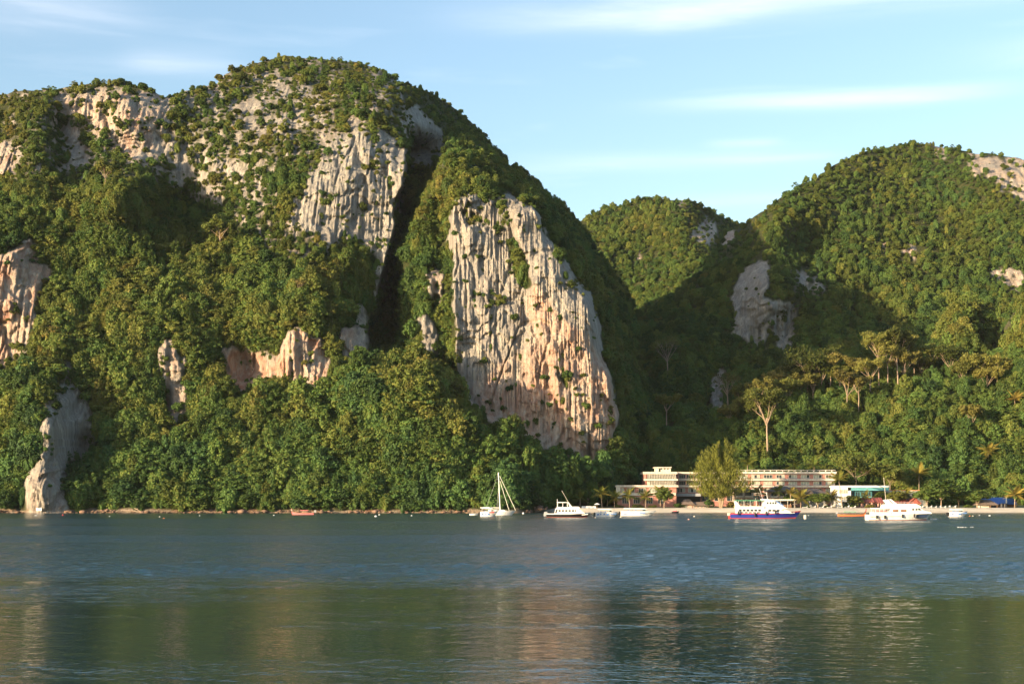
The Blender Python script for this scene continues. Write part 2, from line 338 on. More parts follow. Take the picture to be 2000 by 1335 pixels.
# --- the great left massif with the buttress
M1_sky = [(-320, 210), (-150, 195), (-40, 186), (0, 184), (60, 178), (110, 172), (175, 165), (245, 163), (290, 172), (322, 190), (345, 188), (362, 178), (425, 165), (440, 145), (490, 125), (550, 108), (620, 114), (700, 122),
          (745, 138), (780, 162), (840, 182), (880, 205), (920, 240), (950, 272), (990, 318), (1040, 358), (1090, 404), (1125, 436), (1150, 478), (1200, 548), (1230, 598), (1245, 640), (1256, 710), (1264, 800), (1270, 900), (1276, 975)]
M1_foot = [(-320, 1003), (1035, 1003), (1075, 993), (1276, 989)]
M1_D = []
for x in (-320, -150, 0, 150, 300, 450, 600, 750, 900, 1030): M1_D += [(x, 1003, 500)]
M1_D += [(1080, 993, 528), (1150, 990, 548), (1200, 989, 566), (1240, 989, 590), (1275, 985, 660)]
for x, col in {
    -320: ((850, 525), (650, 560), (400, 610), (215, 660)),
    -150: ((850, 525), (650, 560), (400, 610), (200, 660)),
    20: ((900, 520), (800, 540), (700, 558), (600, 562), (500, 570), (420, 590), (330, 615), (250, 640), (186, 660)),
    90: ((920, 506), (830, 515), (760, 535), (650, 560), (520, 578), (400, 596), (300, 618), (220, 645), (176, 662)),
    150: ((900, 528), (800, 540), (700, 556), (560, 576), (430, 592), (350, 622), (280, 650), (200, 662), (168, 668)),
    235: ((900, 526), (800, 545), (700, 556), (560, 570), (430, 584), (370, 596), (300, 640), (210, 655), (168, 668)),
    340: ((900, 524), (840, 538), (800, 549), (740, 552), (660, 555), (560, 574), (470, 604), (420, 628), (340, 642), (240, 660), (190, 672)),
    400: ((560, 578), (460, 606), (400, 630)),
    450: ((900, 522), (800, 542), (720, 560), (640, 566), (520, 590), (430, 612), (340, 632), (240, 660), (150, 710)),
    570: ((900, 522), (800, 540), (750, 553), (690, 556), (620, 560), (520, 580), (430, 602), (340, 618), (240, 652), (160, 700), (112, 745)),
    680: ((900, 516), (820, 526), (750, 538), (720, 552), (640, 570), (540, 588), (440, 602), (340, 612), (250, 640), (170, 690), (124, 752)),
    765: ((900, 513), (820, 521), (750, 533), (715, 552), (640, 590), (540, 598), (440, 610), (340, 618), (250, 648), (185, 690), (152, 745)),
    850: ((900, 512), (820, 521), (765, 533), (730, 552), (640, 572), (540, 584), (440, 598), (350, 608), (310, 618), (230, 745), (195, 785)),
    895: ((900, 513), (830, 524), (785, 545), (760, 556), (690, 562), (560, 574), (450, 584), (385, 590), (345, 604), (305, 620), (240, 790)),
    950: ((920, 516), (840, 535), (800, 556), (690, 563), (560, 575), (450, 586), (385, 592), (340, 622), (300, 690)),
    1000: ((930, 515), (870, 532), (835, 556), (690, 564), (560, 576), (450, 587), (390, 594), (350, 680)),
    1050: ((950, 518), (900, 536), (870, 555), (780, 560), (690, 564), (560, 576), (450, 588), (410, 604), (370, 780)),
    1085: ((480, 598), (440, 690), (405, 830)),
    1110: ((940, 528), (890, 552), (780, 560), (690, 566), (580, 580), (520, 596), (470, 700), (435, 860)),
    1160: ((940, 538), (905, 554), (820, 560), (700, 570), (640, 580), (580, 620), (500, 830)),
    1200: ((940, 548), (880, 560), (800, 566), (740, 580), (690, 620), (620, 720), (555, 850)),
    1235: ((940, 575), (880, 590), (800, 620), (720, 700), (640, 800), (605, 860)),
    1262: ((940, 620), (860, 680), (790, 760)),
}.items():
    M1_D += [(x, y, d) for y, d in col]
gl = poly1([(180, 800), (330, 796), (390, 782), (450, 772), (510, 759), (560, 746), (640, 728), (720, 712)])
gr = poly1([(180, 905), (300, 872), (330, 856), (380, 836), (456, 808), (507, 784), (558, 792), (635, 799), (720, 796)])
def m1_extra(px, py, D):
    wob = fbm(px * 0 + 3.1, py / 40, 4, 3) * 7
    l_ = gl(py) + wob - 5; r_ = gr(py) + wob * .6
    m = sstep(l_ - 4, l_ + 9, px) * (1 - sstep(r_ - 14, r_ + 3, px)) * sstep(235, 300, py) * (1 - sstep(705, 760, py))
    dep = np.interp(py, [200, 330, 480, 600, 700, 760], [95, 100, 92, 78, 56, 20])
    D = D + m * dep
    # the buttress face itself is one flat, steep wall
    wall = np.interp(py, [380, 450, 560, 690, 780, 900], [592, 587, 576, 564, 559, 552])
    lx = np.interp(py, [380, 700, 780, 850, 900], [886, 892, 915, 1000, 1090]); rx = np.interp(py, [380, 410, 470, 560, 640, 700, 800, 900], [1030, 1046, 1072, 1135, 1160, 1168, 1192, 1180])
    onw = sstep(lx - 3, lx + 8, px) * (1 - sstep(rx - 10, rx + 14, px)) * sstep(386, 394, py + fbm(px / 9, px * 0, 61, 3, .6) * 13 - 3) * (1 - sstep(870, 910, py))
    D = D + onw * .85 * (wall + 3.0 * sstep(rx - 60, rx, px) - D)
    # step in the buttress face: the right half stands proud of the left along a slanting crack
    cr = np.interp(py, [380, 480, 560, 640, 720, 800, 900], [985, 1012, 1032, 1052, 1076, 1098, 1120]) + fbm(py / 30, py * 0, 9, 3) * 9
    on = sstep(380, 400, py) * (1 - sstep(860, 905, py)) * (1 - sstep(1140, 1180, px))
    D = D - on * 5.5 * sstep(cr - 9, cr + 12, px) * np.interp(py, [380, 440, 540, 640, 800], [.0, .35, 1, 1, .4])
    # left rim of the buttress
    rim = np.interp(py, [380, 560, 700, 780], [884, 884, 890, 906])
    D = D + sstep(380, 395, py) * (1 - sstep(740, 790, py)) * 11 * (1 - sstep(rim - 7, rim + 3, px)) * sstep(rim - 60, rim - 25, px)
    # hollow under the overhang of the pink cave, red cave on the left slope, undercut foot of the sea rock
    def blob(x, y, rx, ry, a): return a * np.exp(-((px - x) / rx) ** 2 - ((py - y) / ry) ** 2)
    D = D + blob(480, 725, 42, 40, 14) + blob(322, 790, 10, 30, 9) - blob(596, 690, 40, 40, 2)
    D = D + blob(375, 430, 55, 55, 16) - blob(225, 395, 60, 45, 9) + blob(120, 265, 22, 60, 16) - blob(195, 300, 20, 60, 4)
    D = D - blob(96, 830, 16, 45, 7) - blob(84, 900, 14, 30, 4) - blob(82, 955, 34, 32, 7) + blob(165, 880, 30, 45, 14) + blob(40, 985, 10, 26, 4)
    D = D + blob(655, 800, 16, 60, 8) - blob(480, 560, 40, 60, 6) + blob(545, 640, 18, 50, 6) - blob(640, 560, 50, 50, 5) - blob(730, 770, 60, 40, 5)
    return D
M1_rocks = [
    ([(-320, 150), (800, 60), (800, 420), (560, 520), (430, 420), (330, 380), (200, 340), (-320, 380)], .34, .2),
    ([(0, 500), (60, 470), (72, 520), (110, 525), (85, 570), (70, 640), (42, 695), (0, 715), (-60, 700), (-60, 520)], .95, .85),
    ([(95, 190), (210, 176), (322, 188), (330, 260), (300, 330), (240, 310), (180, 290), (165, 345), (135, 330), (118, 240)], .66, .55),
    ([(268, 200), (312, 200), (312, 285), (290, 275), (272, 240)], .95, .5), ([(150, 190), (190, 195), (190, 235), (150, 235)], .9, .8), ([(130, 230), (165, 300), (175, 350), (145, 340), (126, 270)], .85, .2),
    ([(0, 270), (25, 290), (30, 340), (0, 350), (-80, 340), (-80, 280)], .7, .5),
    ([(310, 330), (330, 200), (430, 168), (560, 122), (640, 190), (650, 250), (600, 310), (545, 310), (500, 420), (440, 360), (380, 380), (330, 360)], .5, .12),
    ([(530, 130), (610, 170), (620, 250), (580, 240), (530, 180)], .55, .1), ([(300, 270), (370, 290), (460, 330), (440, 370), (330, 350)], .68, .12), ([(460, 210), (510, 200), (520, 250), (480, 255)], .7, .12),
    ([(640, 275), (690, 238), (740, 250), (790, 290), (793, 350), (776, 450), (762, 520), (742, 590), (724, 570), (735, 510), (700, 470), (640, 470), (555, 435), (575, 390), (610, 330), (640, 310)], .82, .06),
    ([(600, 340), (680, 330), (735, 360), (720, 400), (660, 420), (585, 415)], .9, .04),
    ([(525, 705), (570, 636), (605, 650), (640, 690), (642, 752), (600, 765), (560, 742), (520, 728)], .97, 1.0), ([(430, 690), (522, 680), (518, 745), (465, 770), (430, 745)], .9, .95),
    ([(648, 665), (692, 636), (704, 680), (672, 706)], .92, .6), ([(318, 655), (345, 690), (352, 760), (368, 800), (346, 835), (325, 815), (318, 740)], .9, .55), ([(352, 700), (375, 720), (378, 790), (362, 790)], .7, .6),
    ([(305, 740), (325, 745), (335, 830), (312, 830)], .9, 1.0),
    ([(128, 690), (150, 735), (172, 770), (192, 850), (170, 890), (128, 900), (130, 960), (134, 1003), (60, 1003), (46, 940), (80, 880), (74, 810), (100, 765), (125, 745)], .72, .12), ([(190, 640), (210, 640), (205, 690), (185, 680)], .6, .1),
    ([(48, 930), (118, 920), (130, 1003), (60, 1003)], .98, .35),
    ([(884, 400), (890, 386), (930, 381), (960, 392), (985, 378), (1020, 394), (1046, 406), (1078, 470), (1112, 505), (1150, 570), (1168, 640), (1176, 700), (1200, 750), (1208, 800), (1196, 862), (1182, 912), (1120, 895), (1060, 875), (1000, 838), (940, 806), (905, 765), (888, 690), (892, 600), (880, 560)], .98, .10),
    ([(1050, 560), (1080, 600), (1150, 660), (1176, 700), (1200, 750), (1208, 800), (1196, 862), (1182, 912), (1120, 895), (1060, 875), (1000, 838), (940, 806), (915, 760), (960, 720), (1000, 700), (1040, 660), (1030, 600)], .98, .72),
    ([(960, 760), (1100, 740), (1208, 800), (1190, 880), (1060, 870), (1000, 835), (940, 800)], .98, .92), ([(1035, 540), (1060, 580), (1085, 650), (1065, 650), (1045, 600)], .98, 1.0),
    ([(984, 470), (1006, 478), (1046, 552), (1036, 572), (1012, 556)], -.05, .1), ([(902, 405), (965, 412), (958, 440), (908, 436)], -.30, .1), ([(960, 388), (984, 392), (1000, 470), (980, 490), (962, 440)], -.62, .1), ([(920, 560), (990, 570), (985, 600), (925, 592)], -.5, .1), ([(1050, 400), (1080, 440), (1110, 500), (1090, 505), (1060, 460)], -.12, .1), ([(1085, 700), (1120, 735), (1110, 760), (1085, 735)], -.45, .6), ([(1110, 500), (1150, 570), (1130, 600), (1100, 540)], -.5, .1),
    ([(812, 625), (850, 600), (856, 690), (822, 690)], .85, .1), ([(828, 530), (870, 520), (875, 600), (845, 600)], .6, .3),
    ([(796, 200), (850, 232), (884, 300), (850, 325), (800, 330)], .85, 0), ([(690, 590), (715, 600), (722, 690), (700, 690)], .7, .1),
]
M1 = layer('hill', -320, 1276, 0, 450, M1_sky, M1_foot, M1_D, M1_rocks, 3, m1_extra, shore=True, xs=np.concatenate([np.arange(-320, 0, 6.0), np.arange(0, 200, 1.9), np.arange(200, 540, 2.6), np.arange(540, 800, 1.7), np.arange(800, 876, 2.4), np.arange(876, 1215, 1.1), np.arange(1215, 1277, 2.6)]))

# --- far hill in the saddle
M2_sky = [(1040, 490), (1090, 450), (1130, 433), (1180, 406), (1260, 387), (1330, 389), (1347, 388), (1372, 408), (1440, 438), (1520, 480)]
M2 = layer('hill', 1040, 1520, 190, 130, M2_sky, [(1040, 720), (1520, 720)],
           [(1040, 720, 1000), (1280, 720, 1000), (1520, 720, 1000), (1040, 600, 1060), (1280, 600, 1050), (1520, 600, 1060), (1060, 490, 1160), (1180, 500, 1115), (1280, 480, 1120), (1380, 480, 1110), (1440, 500, 1150),
            (1130, 433, 1190), (1260, 387, 1200), (1347, 388, 1180), (1400, 425, 1210), (1500, 470, 1280), (1230, 560, 1085), (1330, 440, 1135)],
           [([(1352, 432), (1390, 425), (1408, 452), (1385, 478), (1345, 474)], .72, .35), ([(1228, 492), (1260, 492), (1255, 512), (1235, 512)], .7, .6), ([(1330, 385), (1352, 385), (1356, 402), (1335, 402)], .6, .4), ([(1315, 470), (1335, 470), (1332, 490), (1318, 488)], .6, .6)], 41, lump=6, flute=1.6)

# --- right-hand mountain
M3_sky = [(1170, 690), (1200, 650), (1250, 618), (1290, 600), (1330, 572), (1370, 532), (1400, 492), (1418, 456), (1440, 444), (1480, 418), (1560, 366), (1640, 318), (1700, 292), (1780, 277), (1860, 290), (1900, 297), (2000, 310), (2120, 330), (2350, 380)]
M3_D = [(x, 960, 690) for x in (1170, 1400, 1600, 1800, 2000, 2350)]
for x, col in {1200: ((860, 720), (760, 760), (700, 800)), 1300: ((860, 715), (760, 745), (680, 775), (610, 830)), 1400: ((760, 742), (680, 765), (600, 800), (500, 860)),
               1440: ((640, 775), (540, 815), (450, 880)), 1500: ((800, 730), (700, 752), (660, 768), (600, 778), (530, 790), (500, 806), (440, 820), (410, 840)),
               1560: ((660, 775), (600, 788), (540, 800), (500, 825), (440, 828), (370, 872)), 1650: ((800, 725), (700, 752), (600, 792), (520, 820), (440, 850), (320, 910)),
               1780: ((800, 725), (700, 752), (600, 790), (500, 830), (400, 880), (278, 960)), 1900: ((700, 750), (600, 790), (500, 830), (400, 870), (340, 890), (298, 935)),
               2000: ((700, 750), (600, 785), (520, 815), (400, 860), (312, 915)), 2200: ((700, 750), (500, 820), (345, 915)), 2350: ((700, 760), (500, 830), (385, 920))}.items():
    M3_D += [(x, y, d) for y, d in col]
M3_rocks = [([(1428, 580), (1448, 516), (1498, 514), (1506, 560), (1490, 588), (1556, 592), (1556, 660), (1522, 680), (1506, 650), (1478, 676), (1436, 655)], 1.0, .05), ([(1540, 520), (1600, 530), (1610, 570), (1560, 580)], .5, .1),
            ([(1885, 296), (2000, 310), (2120, 330), (2120, 400), (2000, 405), (1970, 385), (1940, 350), (1890, 330)], .74, .35), ([(1820, 285), (1850, 285), (1850, 312), (1820, 310)], .6, .3), ([(1935, 520), (2000, 530), (1990, 572), (1940, 556)], .8, .3),
            ([(1715, 462), (1732, 475), (1735, 490), (1720, 482)], .9, .9), ([(1760, 490), (1790, 485), (1785, 500), (1762, 502)], .9, .9), ([(1410, 450), (1442, 440), (1430, 470), (1412, 480)], .85, .4), ([(1385, 730), (1420, 720), (1420, 800), (1390, 800)], .6, .1)]
def m3_extra(px, py, D):
    # knoll that carries the shaded grey cliff stands out from the slope
    return D - 22 * np.exp(-((px - 1500) / 75) ** 2 - ((py - 590) / 70) ** 2) - 14 * np.exp(-((px - 1620) / 45) ** 2 - ((py - 600) / 70) ** 2) + 12 * np.exp(-((px - 1700) / 40) ** 2 - ((py - 610) / 60) ** 2)
M3 = layer('hill', 1170, 2350, 480, 260, M3_sky, [(1170, 960), (2350, 960)], M3_D, M3_rocks, 77, m3_extra, lump=5, flute=1.3)

# --- wooded slope behind the hotel
M4_sky = [(1150, 950), (1185, 900), (1215, 850), (1250, 815), (1300, 795), (1350, 800), (1400, 815), (1450, 800), (1500, 790), (1560, 770), (1600, 762), (1680, 745), (1740, 735), (1800, 728), (1825, 680), (1845, 620), (1870, 585), (1905, 578), (1935, 610), (1955, 672), (1968, 672), (1985, 610), (2010, 575), (2100, 530), (2350, 500)]
M4_D = []
for x in (1150, 1300, 1450, 1600, 1750, 1900, 2050, 2350): M4_D += [(x, 990, 566), (x, 915, 586)]
for x, col in {1200: ((900, 592), (870, 606)), 1300: ((860, 606), (800, 640)), 1450: ((860, 604), (800, 632)), 1600: ((860, 602), (800, 622), (765, 645)), 1750: ((860, 600), (800, 615), (735, 655)),
               1850: ((860, 598), (800, 612), (740, 640), (680, 668), (620, 690)), 1890: ((720, 650), (650, 672), (590, 700)), 1945: ((860, 596), (780, 616), (720, 655), (660, 690)), 2000: ((800, 606), (700, 632), (600, 660)), 2100: ((800, 602), (600, 655)), 2350: ((800, 602), (520, 670))}.items():
    M4_D += [(x, y, d) for y, d in col]
M4 = layer('hill', 1150, 2350, 420, 190, M4_sky, [(1150, 990), (2350, 990)], M4_D, [([(1860, 608), (1873, 608), (1875, 645), (1862, 645)], .9, .3), ([(1700, 820), (1735, 815), (1735, 850), (1705, 850)], .35, .9)], 123, lump=3.5, back=(10, 9.0))

# ------------------------------------------------------------------ sea, beach
def water_mat():
    m, n, l, b = mat('sea_water')
    geo = n.new('ShaderNodeNewGeometry')
    def noise(sx, sy, det, rough, w, rot):
        mp = n.new('ShaderNodeMapping'); mp.inputs['Scale'].default_value = (sx, sy, 1); mp.inputs['Location'].default_value = (w, w * 2.3, 0); mp.inputs['Rotation'].default_value = (0, 0, rot); l.new(geo.outputs['Position'], mp.inputs[0])
        z = n.new('ShaderNodeTexNoise'); z.noise_dimensions = '2D'; z.inputs['Scale'].default_value = 1; z.inputs['Detail'].default_value = det; z.inputs['Roughness'].default_value = rough; l.new(mp.outputs[0], z.inputs['Vector']); return z.outputs[0]
    at_ = n.new('ShaderNodeAttribute'); at_.attribute_name = 'breeze'
    def mt(op, a, c):
        q = n.new('ShaderNodeMath'); q.operation = op
        for i, v in enumerate((a, c)):
            if isinstance(v, (int, float)): q.inputs[i].default_value = v
            else: l.new(v, q.inputs[i])
        return q.outputs[0]
    h = mt('MULTIPLY', mt('ADD', mt('MULTIPLY', noise(3.2, 5.5, 2, .5, 11, -.15), .020), mt('MULTIPLY', noise(1.3, 2.2, 2, .5, 3, .2), .035)), mt('ADD', .42, mt('MULTIPLY', at_.outputs['Fac'], 4.6)))
    bp = n.new('ShaderNodeBump'); bp.inputs['Distance'].default_value = 1.0; bp.inputs['Strength'].default_value = 1.0; l.new(h, bp.inputs['Height']); l.new(bp.outputs[0], b.inputs['Normal'])
    b.inputs['Base Color'].default_value = (.012, .044, .052, 1); b.inputs['IOR'].default_value = 1.50
    l.new(mt('ADD', .02, mt('MULTIPLY', at_.outputs['Fac'], .22)), b.inputs['Roughness'])
    return m
WATER = water_mat()
def sea():
    """the bay: rippled sheet whose rows are finer near the pier, plus the calm outer sea a hand lower"""
    r = np.random.default_rng(12); rows = [16.0]
    while rows[-1] < 506: rows.append(rows[-1] * 1.0042 + .01)
    gy_ = np.array(rows); nc = 460; gu = np.linspace(-.50, .50, nc); Y = np.repeat(gy_[:, None], nc, 1); X = gu[None] * Y
    wob = fbm(X / 60, Y / 60, 71, 3) * 24
    yy = Y + wob
    # cat's-paws: bands drawn out across the bay where the breeze ruffles the water
    band = sstep(60, 118, yy + fbm(X / 70, Y / 9, 73, 4, .6) * 30) * (1 - .3 * sstep(380, 480, yy)); paws = sstep(-.22, .25, fbm(X / 95 + .3, Y / 17, 55, 4, .55)); near_p = .10 * sstep(.05, .45, fbm(X / 30, Y / 7, 58, 3)) 
    br = np.clip(band * (.62 + .38 * paws) + near_p * (1 - band), 0, 1)
    dyr = np.gradient(gy_)[:, None]; Zw = np.zeros_like(Y)
    N = 64
    for k in range(N):
        lam = .45 * (7.5 ** (k / (N - 1))); th = r.normal(0, .55) + .12; kx, ky = math.sin(th) * 6.2832 / lam, math.cos(th) * 6.2832 / lam
        sl = .30 * (1.0 if lam < 1.2 else (1.2 / lam) ** .9) / math.sqrt(N) * 1.4; amp = sl * lam / 6.2832; ph = r.uniform(0, 6.283)
        fade = sstep(1.3, 2.6, lam / np.maximum(dyr, Y * .0022))
        Zw += amp * fade * np.sin(kx * X + ky * Y + ph + 1.3 * vnoise(X / (lam * 3.5), Y / (lam * 3.5), 200 + k))
    Zw *= (.055 + 1.12 * br) * (1 - sstep(480, 500, Y))
    H_, W_ = Y.shape; idx = np.arange(H_ * W_).reshape(H_, W_)
    me = mesh_np('sea', np.stack([X, Y, Zw], -1).reshape(-1, 3), np.stack([idx[:-1, :-1], idx[:-1, 1:], idx[1:, 1:], idx[1:, :-1]], -1).reshape(-1, 4), WATER, True)
    fattr(me, 'breeze', br); o = link('sea', me); tag(o, kind='structure')
    me = mesh_np('sea', np.array([(-6000, -6000, -.3), (6000, -6000, -.3), (6000, 6000, -.3), (-6000, 6000, -.3)]), np.array([(0, 1, 2, 3)]), WATER); fattr(me, 'breeze', [.5] * 4); tag(link('sea', me), kind='structure')
sea()

def sand_mat():
    m, n, l, b = mat('sand'); geo = n.new('ShaderNodeNewGeometry')
    z = n.new('ShaderNodeTexNoise'); z.inputs['Scale'].default_value = .25; z.inputs['Detail'].default_value = 8; l.new(geo.outputs['Position'], z.inputs['Vector'])
    r = ramp(n, [(0.3, (.58, .48, .34)), (0.7, (.74, .65, .49))]); l.new(z.outputs[0], r.inputs[0])
    z2 = n.new('ShaderNodeTexNoise'); z2.inputs['Scale'].default_value = .07; z2.inputs['Detail'].default_value = 6; l.new(geo.outputs['Position'], z2.inputs['Vector'])
    sp = n.new('ShaderNodeSeparateXYZ'); l.new(geo.outputs['Position'], sp.inputs[0])
    mr = n.new('ShaderNodeMapRange'); mr.inputs[1].default_value = 521; mr.inputs[2].default_value = 526; l.new(sp.outputs[1], mr.inputs[0])
    wet = n.new('ShaderNodeMapRange'); wet.inputs[1].default_value = .28; wet.inputs[2].default_value = .05; l.new(sp.outputs[2], wet.inputs[0])
    mw = n.new('ShaderNodeMix'); mw.data_type = 'RGBA'; l.new(wet.outputs[0], mw.inputs['Factor']); l.new(r.outputs[0], mw.inputs['A']); mw.inputs['B'].default_value = (.26, .20, .12, 1)
    mx = n.new('ShaderNodeMix'); mx.data_type = 'RGBA'; l.new(mr.outputs[0], mx.inputs['Factor']); l.new(mw.outputs['Result'], mx.inputs['A']); mx.inputs['B'].default_value = (.10, .11, .035, 1)
    l.new(mx.outputs['Result'], b.inputs['Base Color']); b.inputs['Roughness'].default_value = .9
    return m
SAND = sand_mat()
nx, ny = 260, 60
gx = np.linspace(-10, 330, nx); gy = np.linspace(486, 700, ny) ; gy = 486 + (np.linspace(0, 1, ny) ** 1.8) * 220
GX, GY = np.meshgrid(gx, gy)
ZB = np.minimum(1.6 + .02 * np.clip(GY - 530, 0, 40), (GY - 498 - fbm(GX / 30, GX * 0, 2, 3) * 2.5) * .16)
ZB = np.where(ZB < 0, ZB * .6, ZB) - 6 * (1 - sstep(4, 26, GX + (GY - 500) * .35 + fbm(GX / 9, GY / 9, 8, 3) * 3)) + fbm(GX / 4, GY / 4, 5, 3) * .12
idx = np.arange(nx * ny).reshape(ny, nx)
me = mesh_np('beach', np.stack([GX, GY, ZB], -1).reshape(-1, 3), np.stack([idx[:-1, :-1], idx[:-1, 1:], idx[1:, 1:], idx[1:, :-1]], -1).reshape(-1, 4), SAND, True)
tag(link('beach', me), kind='structure')
def ground_z(X, Y):
    j = int(np.clip(np.searchsorted(gy, Y), 0, ny - 1)); i = int(np.clip(np.searchsorted(gx, X), 0, nx - 1)); return float(ZB[j, i])

# ------------------------------------------------------------------ tree shapes (unit size, base at origin)
def leaves(centres, normals, size, aspect=.62, seed=0, droop=0.0, jit=.75):
    r = np.random.default_rng(seed); n = len(centres)
    N = normals + r.normal(0, jit, (n, 3)); N /= np.linalg.norm(N, axis=1)[:, None] + 1e-9
    a = r.normal(0, 1, (n, 3)); a[:, 2] -= droop * 2.5
    T = a - (a * N).sum(1)[:, None] * N; T /= np.linalg.norm(T, axis=1)[:, None] + 1e-9
    B = np.cross(N, T); s = (size * r.uniform(.6, 1.45, n))[:, None]
    v = np.stack([centres - T * s, centres + B * s * aspect - T * s * .1 + N * s * .12, centres + T * s, centres - B * s * aspect + T * s * .1 + N * s * .12], 1).reshape(-1, 3)
    return v, np.arange(n * 4).reshape(n, 4), np.repeat(r.uniform(0, 1, n), 4)
_ico = None
def ico():
    global _ico
    if _ico is None:
        import bmesh
        bm = bmesh.new(); bmesh.ops.create_icosphere(bm, subdivisions=1, radius=1); bm.verts.ensure_lookup_table()
        _ico = (np.array([v.co[:] for v in bm.verts]), np.array([[v.index for v in f.verts] + [f.verts[2].index] for f in bm.faces])); bm.free()
    return _ico
def crown(name, lobes, n, size, mtl, seed, droop=0.0, jit=.75, core=.72, aspect=.62, fill=(.72, 1.14), upper=True):
    """lobes: x, y, z, rx, rz. leaves cover the lobes' skins, a rough core closes the middle"""
    r = np.random.default_rng(seed); L = np.array(lobes, float); w = L[:, 3] ** 2 * (L[:, 4] / L[:, 3]) ** .6; k = r.choice(len(L), n, p=w / w.sum())
    d = r.normal(0, 1, (n, 3)); d /= np.linalg.norm(d, axis=1)[:, None]
    if upper: d[:, 2] = np.where(r.uniform(0, 1, n) < .7, np.abs(d[:, 2]), d[:, 2])
    rad = r.uniform(*fill, n)[:, None]; S = np.stack([L[k, 3], L[k, 3], L[k, 4]], 1)
    c = L[k, :3] + d * S * rad; nn = d / S; nn /= np.linalg.norm(nn, axis=1)[:, None]
    v, q, lf = leaves(c, nn, size, aspect, seed + 1, droop, jit)
    if core > 0:
        iv, iq = ico()
        for a in L:
            u = iv * np.array([a[3], a[3], a[4]]) * core * (1 + r.uniform(-.18, .18, (len(iv), 1))) + a[:3]
            q = np.concatenate([q, iq + len(v)]); v = np.concatenate([v, u]); lf = np.concatenate([lf, np.full(len(iv), .3)])
    tri = q[:, 2] == q[:, 3]
    me = bpy.data.meshes.new(name); me.from_pydata(v.tolist(), [], [f[:3].tolist() if t else f.tolist() for f, t in zip(q, tri)])
    me.materials.append(mtl); fattr(me, 'leaf', lf); me.update(); return me
def lobes_dome(k, R0, z0, r0, r1, sq, seed, zs=1.0, low=-.15):
    r = np.random.default_rng(seed); o = []
    sw = r.uniform(.72, 1.18, 5)
    for i in range(k):
        ph = i * 2.39996 + r.uniform(-.4, .4); u = low + (1 - low) * ((i + .5) / k); h = math.sqrt(max(0, 1 - u * u)); rr = r.uniform(r0, r1)
        g_ = R0 * np.interp((ph % 6.283) / 6.283 * 5, range(6), list(sw) + [sw[0]]) * r.uniform(.85, 1.15)
        o.append((math.cos(ph) * h * g_, math.sin(ph) * h * g_, z0 + u * g_ * zs, rr, rr * sq * r.uniform(.7, 1.1)))
    o.append((0, 0, z0 - .1, R0 * .68, R0 * .68 * zs)); return o
